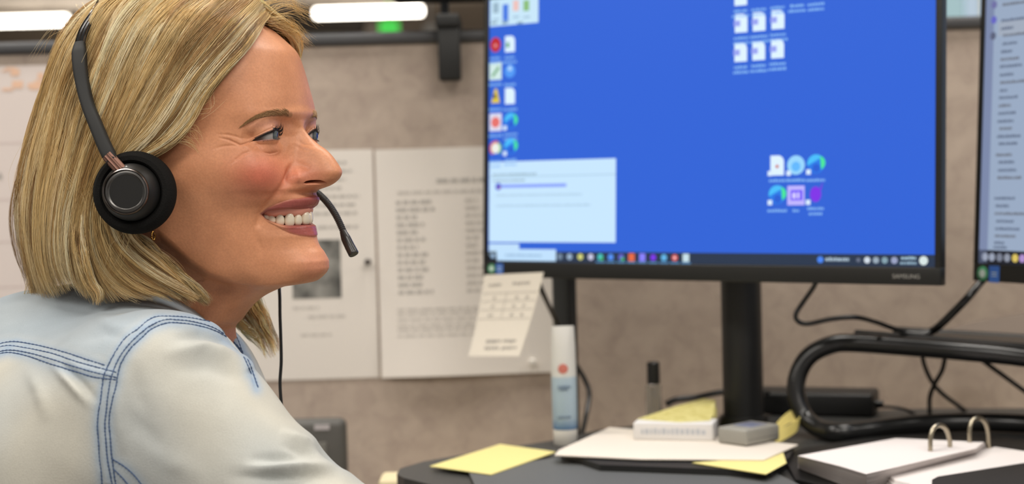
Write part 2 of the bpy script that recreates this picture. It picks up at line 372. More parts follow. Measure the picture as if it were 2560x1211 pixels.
# ------------------------------------------------------------------ monitors
def monitor_frame(q, Wm):
    yaw, tl = q[3], q[4]
    e = np.array([math.cos(yaw), -math.sin(yaw), 0]); n = np.array([-math.sin(yaw), -math.cos(yaw), 0]); up = math.cos(tl) * HZ_ - math.sin(tl) * n; nn = np.cross(e, up); 
    return np.array([q[0], q[1], q[2] + ZC]), e, up, nn
HZ_ = np.array([0, 0, 1.])
class Screen:
    """the lit face of a monitor: x right, y up, z out of the glass; pictures are laid out on it in metres"""
    def __init__(s, q, W_, H_):
        s.o, s.e, s.u, s.n = monitor_frame(q, W_); s.W, s.H = W_, H_; s.M = frame(s.o, s.e, s.u, s.n); s.mb = MB(); s.mats = []; s.idx = {}
    def px(s, x, y):
        P_ = on_plane(np.array(float(x)), np.array(float(y)), s.o, s.n) - s.o; return float(P_ @ s.e), float(P_ @ s.u)
    def m(s, c, k=1.0):
        key = tuple(c) + (k,)
        if key not in s.idx:
            mt = mat('screen_%d_%d_%d_%d' % (c[0], c[1], c[2], int(k * 100)), (10, 10, 10), .35, spec=.3, emit=(c, k)); s.idx[key] = len(s.mats); s.mats.append(mt)
        return s.idx[key]
    def rect(s, u0, v0, u1, v1, c, lay=1, k=1.0):
        u0, u1 = max(min(u0, u1), 0), min(max(u0, u1), s.W); v0, v1 = max(min(v0, v1), 0), min(max(v0, v1), s.H)
        if u1 <= u0 or v1 <= v0: return
        z = lay * .00006; s.mb.add([(u0, v0, z), (u1, v0, z), (u1, v1, z), (u0, v1, z)], [(0, 1, 2, 3)], s.m(c, k))
    def poly(s, pts, c, lay=2):
        z = lay * .00006; s.mb.add([(u, v, z) for u, v in pts], [tuple(range(len(pts)))], s.m(c))
    def disc(s, u, v, r, c, lay=2, a0=0, a1=360, ry=None, n=20):
        ry = ry or r; s.poly([(u + r * math.cos(math.radians(a)), v + ry * math.sin(math.radians(a))) for a in np.linspace(a0, a1, n, endpoint=(a1 - a0 < 360))], c, lay)
    def text(s, u, v, w_, h, c, lay=2, rag=True):
        x = u
        while x < u + w_:
            k = random.uniform(.4, 1.1) * h; s.rect(x, v, min(x + k, u + w_), v + h * random.uniform(.75, 1.0), c, lay); x += k + h * .22
# ---- the large blue monitor
Q1 = (-0.027664, 1.91484736, -0.10418863, 0.62229913, 0.05406306)
SC = Screen(Q1, .531, .299)
BLUE = (44, 96, 210); PALE = (196, 226, 250)
SC.rect(0, 0, .531, .299, BLUE, 0)
u0, v0 = SC.px(1390, 655); u1, v1 = SC.px(2333, 632)
tb = .0118
SC.rect(0, 0, .531, tb, (38, 52, 74), 1)
# window list at the top, text window, search box
wu, wv = SC.px(1346, 56); SC.rect(.001, wv, wu, .299, (196, 226, 244), 2)
for (x, y, c) in ((1240, 20, (150, 178, 196)), (1264, 24, (70, 120, 222)), (1290, 14, (232, 190, 184)), (1316, 14, (136, 186, 120))):
    a_, b_ = SC.px(x, y); SC.rect(a_ - .004, b_ - .006 - (.008 if x == 1264 else 0), a_ + .004, b_ + .006, c, 3)
    SC.text(a_ - .004, b_ - .014, .009, .0025, (150, 180, 204), 3)
for x in (1236, 1262, 1300): a_, b_ = SC.px(x, 60); SC.text(a_ - .004, b_, .008, .003, (110, 140, 160), 3)
tu, tv = SC.px(1540, 396); bu, bv = SC.px(1538, 607)
SC.rect(.001, bv, tu, tv, PALE, 2); SC.rect(.001, tv - .018, tu, tv - .0165, (176, 206, 226), 3)
SC.text(.006, tv - .016, .06, .0028, (150, 176, 190), 3); SC.text(.006, tv - .0225, .045, .002, (140, 165, 176), 3)
a_, b_ = SC.px(1246, 467); SC.disc(a_, b_, .0042, (70, 96, 210), 3); SC.disc(a_ + .001, b_ - .001, .0015, (190, 110, 120), 4)
a2, b2 = SC.px(1416, 463); SC.rect(a_ + .004, b_ - .0016, a2, b_ + .0022, (136, 160, 246), 3)
for (x, y, x2) in ((1240, 492, 1455), (1240, 518, 1476)): a_, b_ = SC.px(x, y); a2, _ = SC.px(x2, y); SC.text(a_, b_, a2 - a_, .0028, (176, 204, 224), 3)
a_, b_ = SC.px(1298, 610); a2, b2 = SC.px(1224, 628); SC.rect(.001, tb * .55, a_, b_, (190, 220, 246), 2)
a_, b_ = SC.px(1390, 624); SC.rect(.012, .0012, a_, b_, (188, 220, 248), 2); SC.text(.024, .006, .05, .003, (150, 182, 214), 3); SC.rect(.0, 0, .012, tb, (24, 28, 36), 2); SC.rect(.004, .004, .009, .008, (150, 180, 210), 3)
def page(u, v, s_=1, c=(218, 238, 254)):
    w_, h = .0072 * s_, .0096 * s_; SC.poly([(u - w_, v - h), (u + w_, v - h), (u + w_, v + h * .45), (u + w_ * .8, v + h * .8), (u + w_ * .35, v + h), (u - w_, v + h)], c, 2)
def swirl(u, v, r=.0095):
    SC.disc(u, v, r, (40, 120, 226), 2); SC.disc(u, v, r, (70, 186, 246), 3, 45, 190); SC.disc(u + r * .35, v + r * .1, r * .72, (70, 226, 150), 4, -70, 80); SC.disc(u + r * .05, v - r * .45, r * .45, (36, 92, 208), 5)
def label(u, v, w_=.022, rows=1):
    for i in range(rows): k = random.uniform(.7, 1.0) * w_; SC.text(u - k / 2, v - .0052 * (i + 1), k, .0030, (126, 176, 236), 2)
def arrow(u, v): SC.rect(u - .0105, v - .0105, u - .0055, v - .0055, (214, 232, 250), 6)
for (x, y) in ((1853, 58), (1898, 54), (1945, 49), (1852, 131), (1897, 127), (1944, 122)):
    u, v = SC.px(x, y); page(u, v); SC.rect(u - .0085, v - .003, u - .001, v + .003, (150, 160, 236), 3); label(u, v - .0115, .022, 2)
for (x, y, n_) in ((1852, 0, 2), (1897, -4, 2), (1944, -9, 2), (1993, -14, 2), (2040, -18, 2)):
    u, v = SC.px(x, y); page(u, v + .004) if x < 1870 else None; label(u, v - .0075, .021, n_)
u, v = SC.px(1943, 414); page(u, v, 1.05); SC.disc(u, v - .001, .0018, (196, 90, 70), 3); arrow(u, v); label(u, v - .0115)
u, v = SC.px(1990, 413); SC.disc(u, v, .0098, (150, 210, 248), 2); SC.disc(u, v - .0015, .005, (96, 180, 250), 3); arrow(u, v); label(u, v - .0115)
u, v = SC.px(2040, 410); swirl(u, v); arrow(u, v); label(u, v - .0125, .026)
u, v = SC.px(1943, 487); swirl(u, v); arrow(u, v); label(u, v - .0125, .024)
u, v = SC.px(1990, 489); SC.rect(u - .0095, v - .0098, u + .0095, v + .0098, (188, 178, 252), 2); SC.rect(u - .006, v - .005, u + .0075, v + .0055, (116, 90, 244), 3); SC.text(u - .004, v - .003, .008, .006, (208, 200, 255), 4); label(u, v - .0115, .008)
u, v = SC.px(2039, 486); SC.disc(u, v, .0062, (124, 48, 226), 2, ry=.0078); SC.poly([(u + .004, v + .005), (u + .008, v + .013), (u + .0065, v + .004)], (110, 60, 220), 3); arrow(u, v); label(u, v - .0105, .019, 2)
LEFT = [(1239, 112, 'r'), (1275, 110, 'pg'), (1239, 178, 'w'), (1275, 178, 'b'), (1239, 240, 'y'), (1275, 240, 'p'), (1239, 306, 'o'), (1277, 302, 's'), (1239, 371, 'c'), (1277, 366, 's')]
for (x, y, k) in LEFT:
    u, v = SC.px(x, y)
    if k == 'r': SC.disc(u, v, .0075, (186, 40, 48), 2, ry=.0085); SC.disc(u, v - .001, .002, (230, 150, 150), 3)
    if k in 'pgp': page(u, v, .95)
    if k == 'pg': SC.rect(u - .005, v - .004, u - .001, v + .002, (60, 150, 90), 3)
    if k == 'w': SC.rect(u - .0085, v - .010, u + .0085, v + .010, (206, 230, 226), 2); SC.poly([(u - .006, v - .005), (u + .004, v + .006), (u + .006, v + .003), (u - .003, v - .007)], (120, 170, 130), 3)
    if k == 'b': SC.disc(u, v, .0075, (80, 150, 240), 2); SC.disc(u, v + .003, .003, (170, 210, 250), 3)
    if k == 'y': SC.poly([(u - .006, v - .008), (u + .006, v - .008), (u + .002, v + .008), (u - .001, v + .008)], (222, 196, 60), 2); SC.rect(u - .0035, v - .003, u + .001, v + .002, (110, 96, 60), 3)
    if k == 'o': SC.rect(u - .0085, v - .010, u + .0085, v + .010, (218, 218, 236), 2); SC.disc(u, v, .0062, (226, 112, 106), 3)
    if k == 's': swirl(u, v, .009); arrow(u, v)
    if k == 'c': SC.disc(u, v, .0085, (210, 90, 80), 2, 60, 240); SC.disc(u, v, .0085, (120, 190, 120), 2, -60, 60); SC.disc(u, v, .006, (232, 234, 226), 3)
    label(u, v - .0115, .02, 2 if k in ('r', 'pg', 's', 'c') else 1)
TASK = [(1400, (110, 130, 152)), (1424, (150, 172, 196)), (1451, (206, 206, 120)), (1477, (196, 196, 222)), (1501, (70, 190, 190)), (1527, (80, 140, 236)), (1553, (96, 96, 200)), (1579, (226, 104, 66)), (1606, (134, 126, 246)), (1633, (120, 50, 226)), (1660, (96, 176, 226)), (1687, (214, 92, 92)), (1715, (196, 220, 228))]
for (x, c) in TASK:
    u, v = SC.px(x, 642); v = .0064
    if x in (1579, 1606, 1715): SC.rect(u - .0038, v - .0042, u + .0038, v + .0042, c, 3)
    else: SC.disc(u, v, .0036, c, 3)
    if x > 1490: SC.rect(u - .0056, .0004, u + .0056, .0014, (96, 160, 214), 3)
    if x in (1501, 1553): SC.disc(u + .0018, v - .002, .002, (70, 180, 90), 4)
    if x == 1687: SC.disc(u, v, .0013, (250, 220, 220), 4)
for (x, c, r) in ((2051, (70, 130, 236), .0034), (2146, (100, 108, 128), .0022), (2168, (206, 216, 226), .0032), (2190, (150, 166, 180), .0032), (2212, (130, 158, 170), .0032), (2236, (150, 158, 190), .0034), (2309, (212, 226, 224), .0044)): u, v = SC.px(x, 648); SC.disc(u, .0060, r, c, 3)
u, v = SC.px(2064, 648); u2, _ = SC.px(2124, 648); SC.text(u, .0048, u2 - u, .0036, (170, 190, 204), 3)
u, v = SC.px(2253, 648); u2, _ = SC.px(2290, 648); SC.text(u, .0070, u2 - u, .0030, (160, 190, 206), 3); SC.text(u - .001, .0022, u2 - u + .002, .0030, (140, 168, 186), 3)
def textmesh(txt, size, M, m_, name, parent, depth=.0002, font_scale_x=1.0):
    cu = bpy.data.curves.new('t', 'FONT'); cu.body = txt; cu.size = size; cu.extrude = depth; cu.align_x = 'CENTER'; cu.align_y = 'CENTER'
    o = bpy.data.objects.new('t', cu); COL.objects.link(o); ev_ = o.evaluated_get(bpy.context.evaluated_depsgraph_get()); me = bpy.data.meshes.new_from_object(ev_)
    bpy.data.objects.remove(o); bpy.data.curves.remove(cu); ob = link(name, me, m_, parent); ob.matrix_basis = M @ Matrix.Diagonal((font_scale_x, 1, 1, 1)); return ob
def monitor(sc, label_, chin, side=.0065, stick=None, brand=None):
    t = thing('monitor', label_, 'monitor', sc.M); W_, H_ = sc.W, sc.H
    sc.mb.build('screen', sc.mats, t)
    fr = MB(); x0, x1, y0, y1 = -side, W_ + side, -chin, H_ + side; d = .0016
    fr.rbox((x0, y0, -.012), (x1, -.0004, d), .001); fr.rbox((x0, H_ + .0004, -.012), (x1, y1, d), .001); fr.rbox((x0, -.001, -.012), (-.0004, H_ + .001, d), .0008); fr.rbox((W_ + .0004, -.001, -.012), (x1, H_ + .001, d), .0008)
    bz = fr.build('bezel', mat('bezel_black', (34, 34, 32), .40, spec=.35), t)
    bx = MB(); bx.rbox((x0 + .001, y0 + .001, -.016), (x1 - .001, y1 - .001, -.0008), .004); bx.rbox((W_ * .2, .03, -.045), (W_ * .8, H_ - .04, -.014), .012); bx.build('back_shell', mat('shell_black', (28, 28, 28), .5), t)
    return t, bz
def loc_in(t, P_): return np.array([(t.matrix_world.inverted() @ Vector(p)) for p in np.atleast_2d(P_)])
bpy.context.view_layer.update()
m1, bz1 = monitor(SC, 'large black monitor with a blue desktop and white text window, screen turned left', .0178)
bpy.context.view_layer.update()
u, v = SC.px(2267, 692)
textmesh('SAMSUNG', .0058, Matrix.Translation((u, v, .0017)), mat('logo_grey', (150, 148, 142), .4), 'brand_mark', m1, .0001, 1.06)
sg, sb_ = mat('sticker_green', (70, 150, 106), .5), mat('sticker_blue', (60, 110, 196), .5); sw = mat('sticker_light', (206, 222, 214), .5)
def sticker(t, u, v, s_=1):
    Mx = Matrix.Translation((u, v, .0016)); mb = MB(); mb.lathe([(.0001, 0), (.0062 * s_, 0), (.0060 * s_, .0002), (.0001, .0002)], Mx, 28, 0); mb.lathe([(.0001, .0002), (.0034 * s_, .0002), (.0001, .0003)], Mx, 20, 1); mb.build('round_sticker', [sg, sw], t)
    mb = MB(); mb.box((u + .0075 * s_, v - .0068 * s_, .0016), (u + .0190 * s_, v + .0068 * s_, .0018)); mb.box((u + .010 * s_, v - .002, .0018), (u + .0165 * s_, v - .0012, .00185), 1); mb.box((u + .010 * s_, v + .001, .0018), (u + .0165 * s_, v + .0018, .00185), 1); mb.build('square_sticker', [sb_, sw], t)
u, v = SC.px(1231, 672); sticker(m1, u, v, .85)
# stand: round pole and foot
def pole(name, label_, pxb, pyb, Yb, r, ztop, foot, mats):
    b0 = at(pxb, pyb, Yb); t = thing(name, label_, 'monitor stand', (b0[0], b0[1], ZD)); return t, b0
cpt = SC.o + SC.e * .28 + SC.u * .13
pb = at(1856, 900, 1.845); 
c1_ = (SC.o + SC.e * .265)
mp_ = MB(); zt_ = SC.o[2] + .16; x_, y_ = pb[0], pb[1]
mp_.tube([(x_, y_, ZD + .012), (x_, y_, zt_)], .0222, 36); mp_.v = list(np.array(loc_in(m1, mp_.v)).tolist()); mp_.build('stand_pole', mat('pole_black', (26, 26, 26), .45), m1)
mp_ = MB(); nh = SC.n; hp_ = SC.o + SC.e * .2655 + SC.u * .15; mp_.rbox((-.035, -.03, -.060), (.035, .03, -.046), .004, 0, frame(hp_, SC.e, SC.u, SC.n)); mp_.tube([hp_ - SC.n * .05, (x_, y_, hp_[2])], .014, 16); mp_.v = list(np.array(loc_in(m1, mp_.v)).tolist()); mp_.build('stand_bracket', blk3, m1)
mp_ = MB(); mp_.lathe([(.001, 0), (.027, 0), (.027, .006), (.026, .012), (.001, .013)], Matrix.Translation((x_, y_ , ZD + .0002)), 48); mp_.v = list(np.array(loc_in(m1, mp_.v)).tolist()); mp_.build('stand_foot', blk3, m1)
# ---- the monitor at the right edge
Q2 = (.478, 1.72, -.1085, math.radians(62), .058)
S2 = Screen(Q2, .531, .299)
S2.rect(0, 0, .531, .299, (150, 166, 190), 0)
S2.rect(0, 0, .012, .299, (122, 134, 166), 1); S2.rect(0, 0, .531, .0135, (32, 34, 44), 1)
rows = [(2497, 60, 2530), (2500, 90, 2535)]
for i, (x, y, w_) in enumerate([(2507, 12, .05), (2504, 52, .09), (2503, 72, .02), (2508, 89, .045), (2506, 110, .024), (2503, 130, .018), (2502, 149, .03), (2500, 167, .036), (2500, 188, .022), (2501, 207, .05), (2500, 227, .012), (2498, 245, .03), (2497, 265, .02), (2496, 284, .028), (2494, 304, .026), (2499, 322, .02), (2493, 342, .038), (2497, 360, .03), (2490, 388, .026), (2496, 406, .026), (2495, 426, .03), (2494, 445, .038), (2486, 496, .034), (2489, 515, .022), (2487, 534, .055), (2491, 553, .028), (2488, 572, .04), (2487, 590, .034), (2486, 607, .016), (2484, 618, .022)]):
    u, v = S2.px(x, y)
    if i == 2: S2.rect(u - .004, v - .007, .531, v + .007, (158, 168, 184), 1)
    S2.text(u, v - .0014, w_ * .85, .0030, (92, 104, 126) if i % 3 else (104, 108, 118), 2)
for (x, y, c) in ((2486, 12, (110, 110, 160)), (2485, 50, (100, 100, 190)), (2483, 90, (90, 96, 120))): u, v = S2.px(x, y); S2.disc(u, v, .004, c, 2)
for (x, c) in ((2463, (150, 158, 176)), (2480, (150, 158, 176)), (2499, (120, 126, 142)), (2518, (140, 146, 160)), (2538, (214, 190, 96)), (2556, (170, 140, 200))): u, v = S2.px(x, 642); S2.disc(u, .0065, .0042, c, 2)
m2, bz2 = monitor(S2, 'black monitor cut by the right edge, showing a grey page of small text', .0185)
bpy.context.view_layer.update()
u, v = S2.px(2452, 684); sticker(m2, u + .004, v, 1.25)
# its stand rests on the shelf unit
Z2 = S2.o[2]; m2c = S2.o + S2.e * .2655
# ------------------------------------------------------------------ note taped under the big monitor
nt_c = [(1211, 688), (1359, 681), (1311, 890), (1184, 890)]
NO = SC.o + SC.n * .0026; 
C4 = [on_plane(np.array(float(x)), np.array(float(y)), NO, SC.n) for x, y in nt_c]
o0 = C4[0]; mb = MB(); n = 12
def NP(u, v, d=0.): return (C4[0] * (1 - u) + C4[1] * u) * (1 - v) + (C4[3] * (1 - u) + C4[2] * u) * v + SC.n * (d + .010 * v * v) - o0
V = [NP(j / n, i / n) for i in range(n + 1) for j in range(n + 1)] + [NP(j / n, i / n, -.0004) for i in range(n + 1) for j in range(n + 1)]
k = (n + 1) ** 2; F = [(i * (n + 1) + j, (i + 1) * (n + 1) + j, (i + 1) * (n + 1) + j + 1, i * (n + 1) + j + 1) for i in range(n) for j in range(n)]; F += [tuple(k + a for a in f[::-1]) for f in F]
mb.add(V, F, 0, True)
def nbar(u0, v0, u1, v1, mi): 
    m__ = max(2, int((v1 - v0) * 14)); 
    for i in range(m__):
        a, b_ = v0 + (v1 - v0) * i / m__, v0 + (v1 - v0) * (i + 1) / m__; mb.add([NP(u0, a, .0003), NP(u0, b_, .0003), NP(u1, b_, .0003), NP(u1, a, .0003)], [(0, 1, 2, 3)], mi)
for v in (.225, .325, .43, .54): nbar(.03, v, .97, v + .008, 1)
nbar(.44, .23, .45, .54, 1)
for (u, v, w_) in ((.1, .11, .24), (.52, .10, .3), (.22, .27, .05), (.62, .27, .05), (.8, .27, .05), (.22, .37, .06), (.6, .37, .05), (.78, .37, .06), (.2, .48, .07), (.6, .48, .06), (.78, .48, .06)):
    x = u
    while x < u + w_ - .001: nbar(x, v + random.uniform(0, .012), x + .016, v + random.uniform(.028, .042), 2); x += .03
for (u, v, w_) in ((.28, .80, .26), (.60, .80, .24), (.28, .885, .28), (.62, .885, .26)):
    x = u
    while x < u + w_: nbar(x, v, x + .022, v + random.uniform(.02, .045), 2); x += .036
o = mb.build('hanging_note', [mat('note_cream', (236, 228, 214), .8), mat('note_line', (196, 190, 182), .8), mat('note_ink', (150, 146, 142), .8)]); o.location = Vector(o0); tag(o, 'cream paper note with a hand-drawn table hanging from the monitor corner', 'note')
# ------------------------------------------------------------------ second pole behind, cables
t = thing('monitor_arm_pole', 'square black pole behind the left corner of the blue monitor', 'pole', tuple(at(1416, 1000, 1.99) * [1, 1, 0] + [0, 0, ZD - .12]))
pz = np.array(t.location); mb = MB(); mb.rbox((-.0135, -.012, .002), (.0135, .012, .37), .003); mb.build('column', mat('column_grey', (60, 62, 62), .45), t)
mb = MB(); mb.rbox((.004, -.016, .001), (.0145, -.011, .37), .002); mb.build('groove_strip', blk3, t); mb = MB(); mb.rbox((-.03, -.03, -.03), (.03, .03, .006), .002); mb.build('base_plate', blk3, t)
cabm = mat('cable_black', (16, 16, 16), .3, spec=.6)
def cable(label_, pts, r, group='black cables', cat='cable', mm=None):
    P_ = np.array([at(x, y, Y_) for x, y, Y_ in pts]); Pm = smooth(P_, max(40, 14 * len(pts))); o0 = Pm[0].copy(); mb = MB(); mb.tube(Pm - o0, r, 12); o = mb.build('cable', mm or cabm); o.location = Vector(o0); return tag(o, label_, cat, group)
cable('thick black cable crossing the square pole and looping at its right', [(1340, 690, 1.90), (1358, 735, 1.90), (1384, 790, 1.94), (1412, 850, 1.955), (1436, 905, 1.955), (1462, 950, 1.955), (1473, 985, 1.95), (1466, 1035, 1.93), (1455, 1085, 1.90), (1450, 1092, 1.89)], .0030)
cable('black cable hanging from beneath the blue monitor to the shelf', [(2046, 690, 1.72), (2034, 718, 1.73), (2008, 756, 1.74), (1990, 785, 1.74), (1994, 803, 1.74), (2020, 810, 1.74), (2080, 798, 1.73), (2140, 794, 1.73), (2190, 806, 1.75), (2235, 822, 1.76), (2290, 834, 1.765)], .0026)
cable('thick black cable running down from the right monitor to the shelf', [(2475, 680, 1.74), (2452, 706, 1.74), (2420, 744, 1.73), (2385, 780, 1.74), (2352, 812, 1.75), (2330, 828, 1.76), (2300, 838, 1.76), (2250, 834, 1.765)], .0042)
cable('left of the two crossing cables under the shelf', [(2304, 880, 1.86), (2312, 916, 1.87), (2330, 955, 1.88), (2356, 985, 1.89), (2392, 1012, 1.90), (2414, 1028, 1.91)], .0026)
cable('right of the two crossing cables under the shelf', [(2364, 885, 1.84), (2356, 925, 1.85), (2338, 958, 1.86), (2325, 992, 1.87), (2324, 1032, 1.90)], .0026)
cable('black cable slanting under the shelf to the right edge', [(2440, 890, 1.84), (2470, 912, 1.84), (2520, 948, 1.84), (2580, 992, 1.84)], .0026)
cable('thin cable leaving the black power adapter on its right', [(2192, 1018, DY(2190, 1046) + .02), (2225, 1018, 1.90), (2260, 1024, 1.90), (2288, 1036, 1.90)], .0018)
cable('dark cable lying behind the yellow note block', [(1665, 1012, 1.93), (1690, 1000, 1.93), (1740, 994, 1.93), (1800, 982, 1.92), (1860, 975, 1.92), (1920, 985, 1.90)], .0036)
# ------------------------------------------------------------------ lotion tube
TY = DY(1414, 1112); q = D(1414, 1112)
t = thing('lotion_tube', 'pale blue lotion tube standing on its white cap by the square pole', 'tube', tuple(q))
hz_ = (at(1414, 852, TY)[2] - ZD)
mb = MB(); n_ = 32; V = []; prof = [(0, .0128, .0128), (.004, .0130, .0130), (.03, .0132, .0128), (.06, .0132, .0115), (.085, .0128, .008), (.10, .0122, .004), (.108, .0118, .0012), (hz_ - .015, .0118, .0009)]
for (z, a, b_) in prof: V += [(a * math.cos(2 * math.pi * k / n_), b_ * math.sin(2 * math.pi * k / n_), .017 + z) for k in range(n_)]
F = [(i * n_ + j, i * n_ + (j + 1) % n_, (i + 1) * n_ + (j + 1) % n_, (i + 1) * n_ + j) for i in range(len(prof) - 1) for j in range(n_)] + [tuple((len(prof) - 1) * n_ + j for j in range(n_))]
tbm = mat('tube_print', (170, 190, 205), .35)
nt = tbm.node_tree; tc = nt.nodes.new('ShaderNodeTexCoord'); sx_ = nt.nodes.new('ShaderNodeSeparateXYZ'); rp = nt.nodes.new('ShaderNodeValToRGB'); md_ = nt.nodes.new('ShaderNodeMath'); md_.operation = 'DIVIDE'; md_.inputs[1].default_value = hz_ + .005
nt.links.new(tc.outputs['Object'], sx_.inputs[0]); nt.links.new(sx_.outputs['Z'], md_.inputs[0]); nt.links.new(md_.outputs[0], rp.inputs[0]); nt.links.new(rp.outputs[0], nt.nodes['Principled BSDF'].inputs['Base Color'])
rp.color_ramp.interpolation = 'LINEAR'; e = rp.color_ramp.elements; e[0].position = .16; e[0].color = srgb(100, 138, 178); e[1].position = .25; e[1].color = srgb(168, 190, 206)
for ps, c in ((.62, (172, 192, 206)), (.64, (214, 214, 210)), (1, (206, 204, 198))): k_ = e.new(ps); k_.color = srgb(*c)
mb.add(V, F, 0, True); mb.build('tube_body', tbm, t)
mb = MB(); mb.lathe([(.001, 0), (.0118, 0), (.0124, .001), (.0128, .016), (.0122, .017), (.001, .017)], None, 40); mb.build('cap', mat('cap_cream', (226, 222, 212), .4), t)
mb = MB(); mb.lathe([(.0001, 0), (.0052, 0), (.0050, .0006), (.0001, .0008)], frame(np.array([-.001, -.0112, hz_ * .74]), np.array([1., 0, 0]), np.array([0, 0, 1.]), np.array([0, -1., 0])), 20); mb.build('red_emblem', mat('emblem_red', (206, 120, 108), .5), t)
for rows_ in (((.56, .010), (.535, .007)), ((.27, .012),)):
    mb = MB()
    for (z, w_) in rows_:
        x = -w_ / 2 - .002
        while x < w_ / 2: mb.box((x, -.0136, hz_ * z), (x + .0016, -.0128, hz_ * z + .0022)); x += .0024
    mb.build('printed_text', mat('tube_ink', (120, 140, 164), .5), t)
# ------------------------------------------------------------------ black-capped glass vial
q = at(1636, 1050, 1.90); q[2] = ZD; t = thing('glass_vial', 'slim clear glass vial with a black cap behind the yellow notes', 'vial', tuple(q))
zc_ = at(1636, 955, 1.90)[2] - ZD; zt2 = at(1636, 905, 1.90)[2] - ZD
mb = MB(); mb.lathe([(.001, 0), (.0085, 0), (.0090, .001), (.0090, zc_ - .006), (.006, zc_), (.0052, zc_), (.0080, zc_ - .007), (.0080, .002), (.001, .002)], None, 32); mb.build('vial_body', mat('clear_glass', (235, 238, 236), .03, trans=1.0), t)
mb = MB(); mb.lathe([(.001, zc_ - .002), (.0072, zc_ - .002), (.0074, zc_), (.0072, zt2 - .001), (.0062, zt2), (.001, zt2)], None, 32); mb.build('cap', blk2, t)
# ------------------------------------------------------------------ papers and notes on the desk
yel = mat('note_yellow', (226, 214, 140), .75); wht = mat('sheet_white', (224, 215, 202), .8)
def flat_stack(name, label_, cat, corners, z0, th, m_, layers=1, group=None, jit=.0006, lift=None):
    C_ = [D(x, y, z0 + th) for x, y in corners]; o0 = np.array([C_[0][0], C_[0][1], ZD + z0]); mb = MB()
    for k in range(layers):
        j = np.array([random.uniform(-jit, jit), random.uniform(-jit, jit)]); a = [(c[0] - o0[0] + j[0], c[1] - o0[1] + j[1]) for c in C_]
        z_a, z_b = th * k / layers, th * (k + .9) / layers; mb.prism(a, z_a, z_b)
    if lift: mb.v = [(x, y, z + lift(x, y)) for x, y, z in mb.v]
    o = mb.build(name, m_); o.location = Vector(o0); return tag(o, label_, cat, group)
# raise of the black folder under the loose sheet
flat_stack('folder', 'black folder lying under the white sheet and the grey pager', 'folder', [(1402, 1128), (1530, 1082), (1985, 1118), (1975, 1140), (1930, 1176), (1500, 1160)], .0005, .010, blk2, 1)
flat_stack('loose_sheet', 'large white sheet lying on the black folder', 'paper', [(1388, 1138), (1398, 1126), (1525, 1069), (1700, 1083), (1996, 1112), (1910, 1150), (1600, 1148)], .0112, .0010, wht, 2)
flat_stack('sticky_note', 'single pale yellow sticky note on the left end of the desk', 'sticky note', [(1074, 1166), (1250, 1111), (1388, 1130), (1226, 1187)], .0036, .0010, yel, 2, 'yellow notes')
flat_stack('sticky_note', 'yellow note sticking out below the front edge of the white sheet', 'sticky note', [(1731, 1157), (1900, 1146), (1958, 1132), (1966, 1158), (1916, 1186)], .0102, .0008, yel, 2, 'yellow notes')
flat_stack('sticky_note_block', 'thick yellow note block at the foot of the round pole', 'sticky note', [(1594, 1048), (1690, 1016), (1760, 997), (1790, 1000), (1786, 1036), (1776, 1052), (1700, 1056)], .002, .028, mat('block_yellow', (214, 204, 128), .8, vary=(160, (196, 184, 104), (228, 220, 150))), 9, 'yellow notes', jit=.0012)
bxm = mat('carton_white', (226, 224, 222), .6)
zb = ZD + .0124; a_, b_ = D(1584, 1100, .0124), D(1783, 1103, .0124)
t = thing('carton', 'small white carton with faint printing before the yellow block', 'box', (a_[0], a_[1], zb)); ex = np.array([b_[0] - a_[0], b_[1] - a_[1], 0]); Lx = np.linalg.norm(ex); ex /= Lx; ey = np.array([-ex[1], ex[0], 0]); hb_ = at(1584, 1058, a_[1])[2] - zb
Mx = frame(np.zeros(3), ex, ey, HZ_); mb = MB(); mb.rbox((0, 0, 0), (Lx, .035, hb_), .0008, 0, Mx); mb.build('carton_body', bxm, t)
mb = MB(); x = .008
while x < Lx - .008:
    w_ = random.uniform(.002, .0045); mb.box((x, -.0003, hb_ * .35), (x + w_, .0002, hb_ * random.uniform(.6, .72)), 0, Mx); x += w_ + .0014
mb.build('printed_text', mat('print_faint', (192, 196, 202), .6), t)
# grey pager with yellow strap
zb = ZD + .0124; pA, pg, pC = D(1793, 1108, .0124), D(1866, 1118, .0124), D(1938, 1089, .0124)
t = thing('pager', 'grey plastic pager with rounded edges lying on the white sheet', 'pager', (pg[0], pg[1], zb))
ex = pg - pA; wl = np.linalg.norm(ex[:2]); ex = ex / wl; ey = np.array([-ex[1], ex[0], 0]); dl = .052; Mx = frame(np.zeros(3), ex, ey, HZ_)
gm = mat('pager_grey', (150, 148, 140), .5); mb = MB(); mb.rbox((-wl, 0, 0), (0, dl, .0165), .003, 0, Mx); mb.build('case', gm, t)
mb = MB(); mb.rbox((-wl * .8, dl * .3, .0160), (-wl * .2, dl * .8, .0171), .0005, 0, Mx); mb.build('display', mat('pager_lcd', (120, 126, 150), .3), t)
mb = MB(); mb.box((-wl - .0002, .003, .0058), (.0002, dl - .003, .0064), 0, Mx); mb.build('case_seam', mat('pager_seam', (112, 110, 104), .5), t)
q0 = at(1950, 1090, 1.63) ; lp = smooth(np.array([at(x, y, Y_) for x, y, Y_ in ((1930, 1086, 1.755), (1948, 1064, 1.76), (1972, 1044, 1.765), (1990, 1040, 1.765), (1998, 1050, 1.76), (1992, 1064, 1.75), (1968, 1080, 1.74), (1940, 1094, 1.735))]), 50)
mb = MB(); base = lp - np.array(t.location); wv_ = np.array([.002, .003, .0065]); V = []
for p in base: V += [p - wv_, p + wv_, p + wv_ + (.0006, -.0006, 0), p - wv_ + (.0006, -.0006, 0)]
